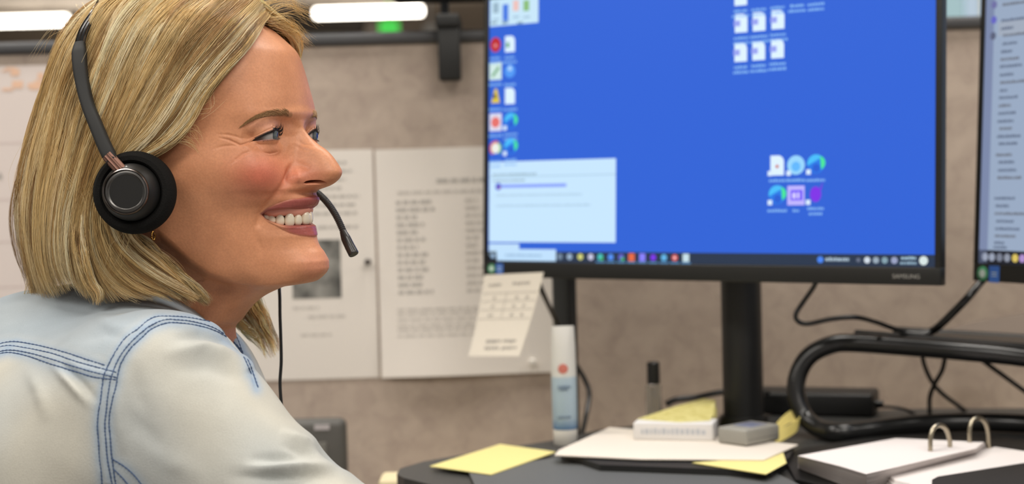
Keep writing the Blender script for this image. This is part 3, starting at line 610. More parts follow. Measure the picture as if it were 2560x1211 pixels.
F = [(i * 4 + a, i * 4 + (a + 1) % 4, i * 4 + 4 + (a + 1) % 4, i * 4 + 4 + a) for i in range(49) for a in range(4)] + [(3, 2, 1, 0), (196, 197, 198, 199)]
mb.add(V, F, 0, True); mb.build('strap', mat('strap_yellow', (222, 204, 120), .7), t)
# power adapter
a_ = D(1925, 1040); b_ = D(2190, 1046)
t = thing('power_adapter', 'black power adapter brick lying between the pole and the tube frame', 'power adapter', (a_[0], a_[1], ZD)); ex = np.array([b_[0] - a_[0], b_[1] - a_[1], 0]); Lx = np.linalg.norm(ex); ex /= Lx; ey = np.array([-ex[1], ex[0], 0]); hb_ = at(2160, 988, b_[1])[2] - ZD
Mx = frame(np.zeros(3), ex, ey, HZ_); mb = MB(); mb.rbox((-.02, 0, 0.0005), (Lx - .003, .06, hb_), .004, 0, Mx); mb.build('brick', mat('adapter_black', (22, 22, 22), .5), t)
mb = MB(); mb.tube([Mx @ Vector((Lx - .004, .02, hb_ * .5)), Mx @ Vector((Lx + .006, .02, hb_ * .5))], .004, 12); mb.build('plug_sleeve', blk3, t)
for (px, c) in ((1920, (120, 130, 90)), (1922, (130, 106, 90))): pass
# ------------------------------------------------------------------ shelf of bent black tube
t = thing('tube_shelf', 'black bent-tube shelf stand under the right monitor', 'shelf', (.5, 1.62, ZD)); T0 = np.array(t.location)
zs = ZD + .0075
up = [(2800, 930, 1.62), (2560, 894, 1.68), (2400, 878, 1.71), (2250, 866, 1.745), (2130, 858, 1.77), (2080, 862, 1.775), (2030, 885, 1.778), (2002, 920, 1.778), (1990, 965, 1.775), (1996, 1010, 1.77), (2016, 1048, 1.762)]
up += [(x, y, DY(x, y, .0104)) for x, y in ((2052, 1074), (2100, 1082), (2160, 1076), (2280, 1063), (2400, 1057), (2560, 1060), (2800, 1080))]
P_ = smooth(np.array([at(x, y, Y_) for x, y, Y_ in up]), 160); P_[:, 2] = np.maximum(P_[:, 2], ZD + .0102)
mb = MB(); mb.tube(P_ - T0, .0098, 18); mb.build('tube_frame', mat('tube_black', (24, 24, 24), .28, spec=.55), t)
sh = [at(x, y, Y_) for x, y, Y_ in ((2130, 836, 1.72), (2560, 862, 1.60), (2900, 900, 1.5), (2900, 880, 1.8), (2560, 840, 1.9))]
zsh = P_[20, 2] + .012
A_, B_, C_, E_ = at(2140, 838, 1.73), at(2640, 872, 1.56), at(2900, 880, 1.74), at(2330, 825, 1.86)
zsh = A_[2]
def bar_(p, q, r=.005): mb.tube(np.array([p, q]) - T0, r, 10)
mb = MB(); 
for (x, y, Y_, x2, y2, Y2) in ((2140, 836, 1.80, 2900, 900, 1.60), (2236, 828, 1.88, 2900, 868, 1.72)): bar_(at(x, y, Y_), at(x2, y2, Y2), .0052)
mb.build('support_rail', blk3, t)
mb = MB(); c4 = [at(2236, 834, 1.785), at(2330, 826, 1.90), at(2900, 856, 1.76), at(2900, 890, 1.61)]; V = [c - T0 for c in c4] + [c - T0 - (0, 0, .006) for c in c4]; mb.add(V, [(0, 3, 2, 1), (4, 5, 6, 7), (0, 1, 5, 4), (1, 2, 6, 5), (2, 3, 7, 6), (3, 0, 4, 7)]); mb.build('shelf_plate', blk3, t)
# grey slab standing in for the monitor's shadow on the wall behind the shelf
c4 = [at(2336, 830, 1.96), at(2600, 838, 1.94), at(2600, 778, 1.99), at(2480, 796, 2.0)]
mb = MB(); V = [c - c4[0] for c in c4] + [c - c4[0] + (0, .006, 0) for c in c4]; mb.add(V, [(0, 1, 2, 3), (7, 6, 5, 4), (0, 4, 5, 1), (1, 5, 6, 2), (2, 6, 7, 3), (3, 7, 4, 0)]); o = mb.build('shadow_wedge', mat('shadow_grey', (112, 100, 90), .8)); o.location = Vector(c4[0]); tag(o, 'grey-brown sloping slab standing for a shadow behind the tube shelf', 'shadow stand-in')
# monitor 2 stand
xs, ys = (m2c - S2.n * .10)[:2]
mb = MB(); mb.tube([(xs, ys, ZD + .01), (xs, ys, Z2 + .16)], .021, 32); mb.v = list(np.array(loc_in(m2, mb.v)).tolist()); mb.build('stand_pole', mat('pole_black', (26, 26, 26), .45), m2)
mb = MB(); mb.lathe([(.001, 0), (.10, 0), (.10, .006), (.03, .012), (.001, .012)], Matrix.Translation((xs, ys, ZD + .0002)), 40); mb.v = list(np.array(loc_in(m2, mb.v)).tolist()); mb.build('stand_foot', blk3, m2)
# ------------------------------------------------------------------ open ring binder
t = thing('ring_binder', 'open black ring binder holding two thick white page stacks, at the lower right', 'binder', tuple(D(2250, 1190))); T0 = np.array([*D(2250, 1190)[:2], ZD]); t.location = Vector(T0)
pw = mat('pages_white', (218, 211, 208), .85); pe = mat('page_edges', (216, 206, 198), .9)
cov = [D(x, y, .004)[:2] for x, y in ((1962, 1150), (1990, 1126), (2160, 1096), (2330, 1084), (2480, 1092), (2760, 1130), (2700, 1260), (2380, 1300), (1990, 1200))]
mb = MB(); mb.prism([(p[0] - T0[0], p[1] - T0[1]) for p in cov], .0015, .0045); mb.build('cover', mat('binder_black', (20, 20, 20), .45), t)
def stack(name, cs, z0, z1, n_):
    mb = MB(); lo = [D(x, y, z0)[:2] for x, y in cs[1]]; hi = [D(x, y, z1)[:2] for x, y in cs[0]]
    for k in range(n_):
        f0, f1 = k / n_, (k + .82) / n_; g = lambda f, i: (lo[i][0] * (1 - f) + hi[i][0] * f - T0[0], lo[i][1] * (1 - f) + hi[i][1] * f - T0[1], z0 + (z1 - z0) * f)
        jx = random.uniform(-.0004, .0004); m_ = len(lo); A_ = [np.array(g(f0, i)) + (jx, -jx, 0) for i in range(m_)]; B2 = [np.array(g(f1, i)) + (jx, -jx, 0) for i in range(m_)]
        mb.add(A_ + B2, [tuple(range(m_))[::-1], tuple(range(m_, 2 * m_))] + [(i, (i + 1) % m_, m_ + (i + 1) % m_, m_ + i) for i in range(m_)])
    return mb.build(name, pw, t)
stack('page_stack', ([(1995, 1140), (2240, 1096), (2460, 1106), (2440, 1122), (2166, 1186), (2100, 1166)], [(1995, 1172), (2250, 1128), (2470, 1128), (2440, 1150), (2166, 1232), (2100, 1212)]), .0046, .024, 26)
stack('page_stack', ([(2206, 1176), (2490, 1118), (2640, 1140), (2600, 1180), (2330, 1226), (2240, 1200)], [(2196, 1206), (2490, 1136), (2650, 1160), (2600, 1210), (2330, 1260), (2220, 1235)]), .0046, .015, 14)
rm = mat('ring_nickel', (176, 166, 146), .28, metal=1)
for (xa, ya, xb_, yb_, yt) in ((2326, 1128, 2376, 1142, 1064), (2424, 1106, 2472, 1121, 1046)):
    a_, b_ = D(xa, ya, .024), D(xb_, yb_, .015); mid_y = (a_[1] + b_[1]) / 2; top = at((xa + xb_) / 2, yt, mid_y)[2]; pts_ = []
    for f in np.linspace(0, 1, 30):
        th = math.pi * f; c = (a_ + b_) / 2 + (a_ - b_) / 2 * math.cos(th); base_z = a_[2] * (1 - f) + b_[2] * f; pts_.append((c[0], c[1], base_z + (top - (a_[2] + b_[2]) / 2) * math.sin(th) ** .55))
    pts_ = [(a_[0], a_[1], ZD + .006)] + pts_ + [(b_[0], b_[1], ZD + .006)]
    mb = MB(); mb.tube(np.array(pts_) - T0, .0022, 12); mb.build('binder_ring', rm, t)
fl = [D(x, y, .016)[:2] for x, y in ((2330, 1200), (2345, 1192), (2560, 1158), (2760, 1130), (2760, 1300), (2330, 1300))]
mb = MB(); mb.prism([(p[0] - T0[0], p[1] - T0[1]) for p in fl], .0135, .016); mb.build('cover_flap', mat('binder_black', (20, 20, 20), .45), t)
# ------------------------------------------------------------------ desk phone behind the arm, cream box on the lower worktop
q = at(800, 1100, 1.95); zt3 = at(800, 1046, 1.95)[2]
t = thing('desk_phone', 'dark grey upright desk phone behind the sleeve of the woman', 'phone', (q[0], 1.95, .74)); hh = zt3 - .74; xl, xr = at(700, 1046, 1.95)[0] - q[0], at(866, 1046, 1.95)[0] - q[0]
mb = MB(); mb.rbox((xl, -.012, .0), (xr, .012, hh), .009); mb.build('phone_body', mat('phone_grey', (86, 84, 80), .5), t)
mb = MB(); mb.rbox((xl + .012, -.0135, hh - .10), (xr - .022, -.011, hh - .026), .002); mb.build('phone_panel', mat('phone_panel', (112, 110, 104), .35), t)
lx0, lx1 = at(786, 1062, 1.94)[0] - q[0], at(824, 1062, 1.94)[0] - q[0]; mb = MB(); mb.box((lx0, -.0128, hh - .012), (lx1, -.0118, hh - .006)); mb.build('label_strip', mat('phone_label', (196, 190, 192), .5), t)
mb = MB(); mb.rbox((xl, -.06, 0), (xr, .05, .012), .004); mb.build('phone_foot', mat('phone_grey', (86, 84, 80), .5), t)
q = at(978, 1200, 1.72); mb = MB(); mb.rbox((-.014, 0, .0005), (.045, .05, q[2] - .74), .006); o = mb.build('tissue_box', mat('box_cream', (226, 212, 172), .7)); o.location = (q[0], 1.72, .74); tag(o, 'cream box at the bottom edge, left of the black desktop', 'box')
# ================================================================== the woman
PHI = math.radians(20)
HF = np.array([math.cos(PHI), -math.sin(PHI), 0]); HN = np.array([-math.sin(PHI), -math.cos(PHI), 0]); HZ = np.array([0, 0, 1.])
HO = at(600, 430, 1.24)
MM = .001
def hp(px, py, Y):
    """point on the plane Y mm to the side of the head's mid-plane, seen at a pixel"""
    px = np.asarray(px, float); py = np.asarray(py, float); Y = np.asarray(Y, float) * MM
    d = ray(px, py); t = (((HO - CAM) @ HN) + Y) / (d @ HN)
    return CAM + d * t[..., None]
def loc(P):
    q = np.asarray(P) - HO; return q @ HF, q @ HN, q @ HZ
def wld(x, y, z):
    return HO + np.asarray(x)[..., None] * HF + np.asarray(y)[..., None] * HN + np.asarray(z)[..., None] * HZ
def pchip(x, y, xi):
    x = np.asarray(x, float); y = np.asarray(y, float); h = np.diff(x); dl = np.diff(y) / h
    d = np.zeros(len(x)); k = dl[:-1] * dl[1:] > 0
    w1 = 2 * h[1:] + h[:-1]; w2 = h[1:] + 2 * h[:-1]
    d[1:-1] = np.where(k, (w1 + w2) / (w1 / np.where(k, dl[:-1], 1) + w2 / np.where(k, dl[1:], 1)), 0); d[0], d[-1] = dl[0], dl[-1]
    i = np.clip(np.searchsorted(x, xi) - 1, 0, len(h) - 1); t = (xi - x[i]) / h[i]
    return (y[i] * (1 + 2 * t) * (1 - t) ** 2 + d[i] * h[i] * t * (1 - t) ** 2 + y[i + 1] * t * t * (3 - 2 * t) + d[i + 1] * h[i] * t * t * (t - 1))
# mid-line of the face, top to neck, and of the back of the head
MID = [(470.0, -35), (500.0, -22), (550.0, 0), (590.0, 20), (620.0, 40), (661.5, 70), (689.1, 95), (720.9, 130), (732.1, 165), (742.1, 205), (750.1, 240), (754.0, 262), (759, 283), (756.5, 303), (757.5, 317), (766.0, 332), (779.0, 347), (796.0, 362), (815.4, 376), (833.8, 397), (845.2, 418), (850.0, 431), (846.5, 443), (836.6, 455), (821.7, 464.5), (803.3, 471), (786.1, 477), (780.8, 484), (783.4, 490), (786.8, 497), (780.7, 507), (774.2, 515), (774.5, 523), (775, 541), (774, 560), (774.2, 569), (778.6, 579), (784.9, 590), (785.7, 597), (788.6, 606), (794.6, 618), (803.7, 630), (809.4, 641), (815.2, 655), (815.4, 669), (811.3, 680), (802.6, 690), (792.1, 699), (780.9, 705), (750.7, 711), (703.6, 718), (681.4, 727), (652.3, 742), (620.1, 768), (592.8, 800), (571.4, 825), (575.0, 860), (560.0, 930)]
BACK = [(450, -35), (400, -22), (345, 0), (318, 20), (298, 40), (270, 70), (245, 110), (225, 165), (214, 240), (213, 320), (222, 400), (245, 480), (275, 550), (295, 610), (300, 680), (290, 760), (275, 830), (260, 930)]
mx, _, mz = loc(hp([p[0] for p in MID], [p[1] for p in MID], 0)); bx, _, bz = loc(hp([p[0] for p in BACK], [p[1] for p in BACK], 0))
xf = lambda z: pchip(-mz, mx, -z)
xb = lambda z: pchip(-bz, bx, -z)
# horizontal slices: (row, [(mm behind the mid-line, mm to the side) ...])
SL = {-25: [(6, 15), (12, 20)], 10: [(4, 16), (12, 28), (30, 42), (50, 46), (70, 42)],
 70: [(3, 18), (10, 33), (30, 52), (60, 60), (100, 54)], 130: [(3, 20), (12, 38), (25, 51), (45, 61), (75, 67), (110, 66), (140, 50)],
 200: [(2.5, 20), (10, 38), (22, 52), (40, 61), (60, 66), (90, 71), (125, 68), (155, 52)], 250: [(2, 18), (7, 34), (16, 48), (33, 58.5), (55, 65), (90, 71), (130, 67), (160, 50)],
 280: [(1.2,14),(3,24),(6,33),(11,42),(21,51.5),(38,59.5),(60,65.5),(95,71),(130,66)],
 310: [(2.5,7),(4.2,9),(5.3,13),(5.6,19),(6.2,26),(7.6,33),(11,41),(17.5,48.5),(26,54),(43,61.5),(70,67.5),(100,70.5),(130,66)],
 340: [(4,6.5),(8,8.5),(10,11.5),(11.2,17),(12,24),(13,32),(16.5,40),(22.5,47.5),(33,55),(50,62),(72,68),(100,70.5),(130,65)],
 370: [(4,6.8),(12,9.5),(18.5,12.5),(21,18),(22,25),(24.5,35),(31,45),(41,54),(56,62),(78,68),(110,70.5),(140,64)],
 400: [(4, 7), (12, 10), (22, 13.5), (29.5, 18), (31.5, 25), (32, 34), (36, 45), (45, 55.5), (61, 63), (85, 68), (115, 70), (150, 62)],
 430: [(1.6, 5), (5, 9), (14, 13), (22, 15.5), (29.5, 18.5), (32, 24), (32.5, 33), (37, 44), (46, 54), (61, 61.5), (85, 66.5), (120, 68), (155, 58)],
 455: [(2, 6), (8, 11.5), (16, 14.5), (23, 17), (27.5, 20), (27.5, 30), (31.5, 41), (41, 51), (56, 59.5), (80, 65.5), (115, 67)],
 480: [(1.5, 8), (4, 14), (8, 21), (11.5, 29), (17, 38.5), (27, 48.5), (43, 57.5), (65, 63.5), (100, 65)],
 500: [(1.5, 8), (4.5, 15), (10, 23), (15.5, 30), (22, 38), (32, 47.5), (46, 55.5), (68, 61.5), (100, 63)],
 540: [(1.5, 8), (5, 16), (11.5, 24), (19, 30), (25, 36), (34, 45.5), (48, 53.5), (70, 60), (100, 62)],
 580: [(1.5, 8), (5, 16), (11.5, 24), (20, 32), (32, 42), (46, 50), (68, 57), (95, 60)], 620: [(2, 8), (6, 15), (13.5, 23), (24, 31), (37, 40), (53, 47.5), (74, 54), (95, 56)],
 655: [(2, 9), (6, 16), (14, 22.5), (26, 29.5), (42, 37.5), (60, 45), (80, 50), (100, 50)], 690: [(3, 11), (9, 18), (20, 25.5), (36, 33.5), (54, 40.5), (74, 44), (95, 46)],
 708: [(3, 13), (10, 21), (25, 29), (45, 36.5), (65, 41), (90, 43)], 725: [(3, 13), (10, 21), (25, 30), (45, 38), (65, 42), (90, 40)], 745: [(3, 12), (10, 21), (25, 31.5), (45, 40), (70, 44)],
 780: [(3, 14), (10, 24), (25, 36), (45, 45), (70, 46)], 830: [(3, 16), (10, 27), (25, 41), (45, 49), (70, 50)], 900: [(3, 18), (10, 30), (25, 44), (45, 52), (70, 52)]}
rowz = {}
_py = np.array([p[1] for p in MID], float)
for r in SL: rowz[r] = float(np.interp(r, _py, mz))
D0F, D0B = .008, .020
def env(df, db): return np.sqrt((1 - np.exp(-np.maximum(df, 0) / D0F)) * (1 - np.exp(-np.maximum(db, 0) / D0B)))
cx, cz, ck = [], [], []
for r, L in SL.items():
    z = rowz[r]; f_, b_ = xf(np.array([z]))[0], xb(np.array([z]))[0]
    for dx, y in L:
        if f_ - dx * MM < b_ + .004: continue
        cx.append((f_ - dx * MM) * 1000); cz.append(z * 1000); ck.append(y * MM / env(np.array([dx * MM]), np.array([f_ - dx * MM - b_]))[0])
cx, cz, ck = map(np.array, (cx, cz, ck))
def rad(x, z):
    r2 = (x[:, None] - cx[None]) ** 2 + (z[:, None] - cz[None]) ** 2 + 1e-6; return r2 * np.log(r2)
n_ = len(cx); A_ = np.zeros((n_ + 3, n_ + 3)); A_[:n_, :n_] = rad(cx, cz) + 60.0 * np.eye(n_)
A_[:n_, n_:] = np.stack([np.ones(n_), cx, cz], 1); A_[n_:, :n_] = A_[:n_, n_:].T
cf = np.linalg.solve(A_, np.r_[ck, 0, 0, 0])
def tps_eval(x, z):
    o = np.zeros(len(x)); x = x * 1000; z = z * 1000
    for i in range(0, len(x), 20000):
        q = slice(i, i + 20000); o[q] = rad(x[q], z[q]) @ cf[:n_] + cf[n_] + cf[n_ + 1] * x[q] + cf[n_ + 2] * z[q]
    return o
# rows (close together round the eyes, nose and mouth) and columns (even along the skin, denser in front)
def steps():
    y = -34.0; o = []
    while y < 925:
        o.append(y); y += 1.0 if (292 < y < 366 or 425 < y < 610) else (1.7 if 200 < y < 730 else 3.2)
    return np.array(o)
rz = np.interp(steps(), _py, mz); NR = len(rz)
NC, NF = 600, 420
fx, fb = xf(rz), xb(rz); LEN = (fx - fb)[:, None]
g_ = (1 - np.cos(np.pi * np.linspace(0, 1, NF) ** 1.5)) / 2
Xg = fx[:, None] - LEN * g_[None]
te = lambda o: tps_eval(Xg.ravel(), np.repeat(rz + o, NF)).reshape(NR, NF)
K0 = te(0); K1 = (te(-.007) + te(.007) + te(-.0035) + te(.0035) + K0) / 5
wk = sstep(.016, .034, fx[:, None] - Xg); wk = np.maximum(wk, .9 * (1 - sstep(268, 290, np.interp(-rz, -mz, _py)))[:, None]); Kg = np.maximum(K0 * (1 - wk) + K1 * wk, .002)
g2 = (1 - np.cos(np.pi * np.linspace(0, 1, 2400) ** 1.5)) / 2
X = np.zeros((NR, NC)); Y = np.zeros((NR, NC)); Z = np.repeat(rz[:, None], NC, 1)
for i in range(NR):
    x2 = fx[i] - LEN[i] * g2; y2 = np.interp(g2, g_, Kg[i]) * env(fx[i] - x2, x2 - fb[i])
    L = np.r_[0, np.cumsum(np.hypot(np.diff(x2), np.diff(y2)))]; sF = min(.115, L[-1] * .6)
    s_ = np.r_[np.linspace(0, sF, 440, endpoint=False), np.linspace(sF, L[-1], NC - 440)]
    X[i] = np.interp(s_, L, x2); Y[i] = np.interp(s_, L, y2)
Y[:, 0] = 0; Y[:, -1] = 0
dF = fx[:, None] - X
def gnormal(P):
    a = np.gradient(P, axis=0); b = np.gradient(P, axis=1); n = np.cross(b, a)
    n[:, 0] = n[:, 1]; n[:, -1] = n[:, -2]
    n /= np.linalg.norm(n, axis=2)[..., None] + 1e-12; return n
def midfix(N):
    for c in (0, NC - 1):
        v = N[:, c] - (N[:, c] @ HN)[:, None] * HN; N[:, c] = v / (np.linalg.norm(v, axis=1)[:, None] + 1e-12)
    return N
P = wld(X, Y, Z)
N = gnormal(P)
if (N[NR // 2, NC // 2] @ HN) < 0: N = -N; 
FLIP = (np.cross(P[NR // 2, NC // 2 + 1] - P[NR // 2, NC // 2], P[NR // 2 + 1, NC // 2] - P[NR // 2, NC // 2]) @ HN) > 0
# where every point of the near side sits in the view, used to lay out eyes, lips, folds
def bump(P, N, amt): return P + N * (amt * MM)[..., None]
QX, QY = project(P)
front = dF < .085
# --- broad forms
def blob(cx_, cy_, rx, ry, a, rot=0):
    c, s = math.cos(math.radians(rot)), math.sin(math.radians(rot)); u, v = QX - cx_, QY - cy_
    return a * np.exp(-(((u * c + v * s) / rx) ** 2 + ((v * c - u * s) / ry) ** 2))
amt = np.zeros((NR, NC))
amt += blob(660, 425, 48, 42, 3.4, 35)            # cheek lifted by the smile
amt += blob(746, 447, 19, 18, 5.0)                # wing of the nose
d, t = poly_dist(QX, QY, [(738, 406), (756, 414), (778, 424)]); amt -= .7 * np.exp(-(d / 9) ** 2) * np.sin(np.pi * np.clip(t, .1, .97)) ** .7
amt += blob(838, 428, 20, 22, .8)                 # tip
amt += blob(690, 290, 55, 12, 1.0, -6)            # brow ridge
amt += blob(668, 366, 34, 9, .9)                  # pad under the eye
d, t = poly_dist(QX, QY, [(738, 401), (727, 416), (719, 433), (717, 448), (723, 461), (736, 470), (752, 473)])
amt -= 2.3 * np.exp(-(d / 6) ** 2) * sstep(0, .35, t) * (1 - sstep(.5, .85, t))
d, t = poly_dist(QX, QY, [(737, 408), (724, 432), (706, 466), (686, 493), (668, 514), (651, 537), (645, 560)])
amt -= 2.8 * np.exp(-(d / 9) ** 2) * (1 - .6 * t) * sstep(0, .25, t)
d, t = poly_dist(QX, QY, [(628, 562), (640, 590), (652, 622), (656, 650)])
amt -= .9 * np.exp(-(d / 8) ** 2) * np.sin(np.pi * np.clip(t, .02, .98))
for pl, a, wd in (([(628, 354), (612, 361), (600, 363), (588, 357), (572, 350), (550, 345)], .75, 3), ([(612, 350), (592, 342), (570, 337), (545, 336)], .45, 3.5),
                  ([(600, 366), (580, 364), (556, 366), (536, 372)], .45, 3.5), ([(634, 372), (652, 381), (672, 382), (694, 376)], .7, 3), ([(590, 398), (608, 385), (630, 378)], .5, 3.5),
                  ([(575, 412), (592, 398), (606, 390)], .3, 3), ([(742, 352), (760, 361), (785, 366)], .3, 4), ([(735, 362), (752, 372), (778, 378)], .3, 4)):
    d, t = poly_dist(QX, QY, pl); amt -= a * np.exp(-(d / wd) ** 2) * np.sin(np.pi * np.clip(t, .08, .95)) ** .6
nk = poly_sd(QX, QY, [(392, 585), (425, 612), (470, 655), (520, 690), (580, 710), (640, 722), (700, 724), (660, 760), (600, 960), (300, 960), (280, 640), (330, 590)])
amt = np.where(front, amt, 0) - 10.0 * sstep(-12, 40, nk) * sstep(.002, .024, dF)
P = bump(P, N, amt)
wsm = np.clip(1.6 * np.exp(-(((QX - 730) / 26) ** 2 + ((QY - 452) / 30) ** 2)) + 1.4 * np.exp(-(((QX - 642) / 13) ** 2 + ((QY - 570) / 14) ** 2)), 0, 1)[..., None] * .5
for _ in range(36):
    A_ = (np.roll(P, 1, 0) + np.roll(P, -1, 0) + np.roll(P, 1, 1) + np.roll(P, -1, 1)) / 4; P = P + wsm * (A_ - P)
N = midfix(gnormal(P)); N = N if (N[NR // 2, NC // 2] @ HN) > 0 else -N
# --- eyes
EC = hp(653, 339, 31.0); ER = .0118
GA = math.radians(-11)
def sph(px, py, r):
    d = ray(px, py); d = d / np.linalg.norm(d); o = CAM - EC; b = o @ d; c = o @ o - r * r; q = b * b - c
    t = -b - math.sqrt(q) if q > 0 else -b
    v = CAM + d * t - EC; v /= np.linalg.norm(v); x, y, z = v @ HF, v @ HN, v @ HZ
    return math.degrees(math.atan2(y, x)), math.degrees(math.asin(z))
RL = .0126
UPL = [sph(*p, RL) for p in [(627, 353.8), (640, 347.5), (653, 341), (669, 333.5), (685, 327)]] + [(12, 19), (-8, 18), (-28, 10), (-42, -2)]
LOL = [sph(*p, RL) for p in [(644, 352.5), (660, 351), (676, 349.5)]] + [(16, -14), (-4, -14), (-24, -9)]
EYE = UPL + LOL[::-1]
V = P - EC; R = np.linalg.norm(V, axis=2); U = V / R[..., None]
AZ = np.degrees(np.arctan2(U @ HN, U @ HF)); EL = np.degrees(np.arcsin(U @ HZ))
near = (R < .034) & (np.abs(AZ) < 110)
sd = np.where(near, poly_sd(AZ, EL, EYE), -99)
hk = np.clip(.5 + .5 * (R - RL) / .009, 0, 1); R = np.where(near & (R < .021), RL * (1 - hk) + R * hk + .009 * hk * (1 - hk) * (1 - sstep(.016, .021, R)), R)
wz = sstep(-34, -9, sd) * (1 - sstep(.0165, .022, R)) * (1 - sstep(-20, -60, AZ) * 0)
R2 = R * (1 - wz) + RL * wz
R2 = np.where(near & (R < .02), np.maximum(R2, RL + .0002), R2)
d, t = poly_dist(AZ, EL, [(a, e + 9 + 3 * math.sin(math.pi * i / (len(UPL) - 1))) for i, (a, e) in enumerate(UPL)])
R2 = R2 + (.0003 * np.exp(-(np.maximum(d - 3, 0) / 7) ** 2) * sstep(1, 4, EL - np.interp(-AZ, [-u[0] for u in UPL], [u[1] + 9 for u in UPL])) - .0003 * np.exp(-(d / 3) ** 2)) * near * (R < .02) * np.clip(t * 4, 0, 1)                      # fold of the upper lid
R2 = np.where((sd > 0) & (R < .02), R2 - .0045 * sstep(0, 2.2, sd), R2)
P = np.where(near[..., None], EC + U * R2[..., None], P)
EYESD = sd
N = midfix(gnormal(P)); N = N if (N[NR // 2, NC // 2] @ HN) > 0 else -N
QX, QY = project(P)
# --- lips, mouth, nostril
LIPU = [(652, 535), (669, 521), (688, 511.5), (711, 503), (730, 498.5), (753, 495.5), (772, 492), (786, 488), (800, 487), (830, 490)]
OPU = [(653, 537), (669, 528), (692, 522), (720, 520.5), (748, 521), (771, 523), (785, 524), (830, 526)]
OPL = [(653, 537), (657, 543), (669, 552), (686, 558.5), (704, 563.5), (720, 565.5), (739, 565.5), (757, 564.5), (771, 563), (784, 562), (830, 560)]
LIPL = [(652, 535), (672, 556), (692, 566.5), (706, 575), (725, 583.5), (748, 589.5), (771, 592), (790, 592.5), (830, 593)]
OPEN = OPU + OPL[:0:-1]; LIPS = LIPU + LIPL[:0:-1]
sl = np.where(front, poly_sd(QX, QY, LIPS), -99); so = np.where(front, poly_sd(QX, QY, OPEN), -99)
lip = sstep(-4, 4, sl) * np.where(QY > 548, sstep(684, 732, QX), 1)
prof = np.where(sl > 0, np.sqrt(np.clip(sl / 14, 0, 1)), 0) * np.clip(-so / 5, 0, 1) ** .5
fade = sstep(650, 690, QX)
P = bump(P, N, (prof * 1.9 * fade) * (so < 0) + .5 * np.exp(-((sl + 4) / 4) ** 2) * (sl < 0) * 0)
P = bump(P, N, np.where(so > 0, -11.0 * sstep(0, 6, so), 0))
NOS = [(759, 458.5), (765, 454), (775, 451.5), (788, 451), (801, 451.5), (812, 455), (817, 459), (809, 461), (800, 461.5), (788, 461), (774, 460.5), (766, 461)]
sn = np.where(front & (dF < .03), poly_sd(QX, QY, NOS), -99)
P = bump(P, N, np.where(sn > -1.5, -5.5 * sstep(-1.0, 4, sn), 0))
# --- colours of skin and make-up
def mixc(C, col, a): return C * (1 - a[..., None]) + np.array(srgb(col)) * a[..., None]
Cc = np.ones((NR, NC, 4)) * np.array(srgb(214, 150, 111))
Cc = mixc(Cc, (216, 110, 92), .7 * np.exp(-(((QX - 655) / 75) ** 2 + ((QY - 440) / 55) ** 2)))
Cc = mixc(Cc, (205, 120, 100), .5 * np.exp(-(((QX - 765) / 55) ** 2 + ((QY - 440) / 26) ** 2)))
Cc = mixc(Cc, (215, 140, 120), .4 * np.exp(-(((QX - 790) / 40) ** 2 + ((QY - 670) / 35) ** 2)))
Cc = mixc(Cc, (206, 150, 132), .5 * np.exp(-(((QX - 665) / 45) ** 2 + ((QY - 312) / 14) ** 2)))
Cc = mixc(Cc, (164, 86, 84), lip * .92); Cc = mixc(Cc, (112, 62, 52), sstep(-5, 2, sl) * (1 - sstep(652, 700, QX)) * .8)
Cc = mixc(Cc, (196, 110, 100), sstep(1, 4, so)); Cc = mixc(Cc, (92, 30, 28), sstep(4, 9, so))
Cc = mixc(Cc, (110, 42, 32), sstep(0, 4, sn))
du, _ = poly_dist(AZ, EL, UPL); dl_, _ = poly_dist(AZ, EL, LOL)
Cc = mixc(Cc, (58, 34, 34), near * (R < .0165) * np.exp(-(np.maximum(du - 2, 0) / 4.2) ** 4) * .92); Cc = mixc(Cc, (150, 100, 92), near * (R < .0165) * np.exp(-(dl_ / 2.6) ** 2) * .85)
Cc = mixc(Cc, (190, 120, 108), sstep(.5, 3, EYESD))
BROW = [(604, 315), (620, 304), (641, 293), (664, 286.5), (689, 283), (710, 283.5), (724, 287)]
d, t = poly_dist(QX, QY, BROW)
wb = np.interp(t, [0, .2, .6, .9, 1], [1.5, 4.5, 7.5, 9, 8])
Cc = mixc(Cc, (150, 108, 68), (front & (QY < 330)) * .8 * (1 - sstep(wb * .55, wb * 1.25, d)) * np.interp(t, [0, .3, 1], [.45, .85, .9]))
GL = np.full((NR, NC), .46); GL = np.where(sl > 0, np.where(QY > 548, .25, .4), GL); GL = np.where(so > 3, .3, GL)
# --- mirror to the far side, one continuous surface
def mirror(P): y = (P - HO) @ HN; return P - 2 * y[..., None] * HN
PM = mirror(P)
V0 = np.concatenate([P.reshape(-1, 3), PM[:, 1:-1].reshape(-1, 3)])
idn = np.arange(NR * NC).reshape(NR, NC); idm = idn.copy(); idm[:, 1:-1] = NR * NC + np.arange(NR * (NC - 2)).reshape(NR, NC - 2)
def quads(ix): return np.stack([ix[:-1, :-1], ix[:-1, 1:], ix[1:, 1:], ix[1:, :-1]], -1).reshape(-1, 4)
qa, qb = quads(idn), quads(idm)[:, ::-1]
if not FLIP: qa, qb = qa[:, ::-1], qb[:, ::-1]
HEADV, HEADF = V0, np.vstack([qa, qb]); NHEAD = len(V0)
HEADC = np.concatenate([Cc.reshape(-1, 4), Cc[:, 1:-1].reshape(-1, 4)]); HEADG = np.concatenate([GL.ravel(), GL[:, 1:-1].ravel()])
sk = mat('skin', (205, 150, 120), .45, spec=.42, bump=(520, .13))
nt = sk.node_tree; b = nt.nodes['Principled BSDF']
for nm, sock in (('tint', 'Base Color'), ('gloss', 'Roughness')):
    a = nt.nodes.new('ShaderNodeAttribute'); a.attribute_name = nm; nt.links.new(a.outputs['Color' if nm == 'tint' else 'Fac'], b.inputs[sock])
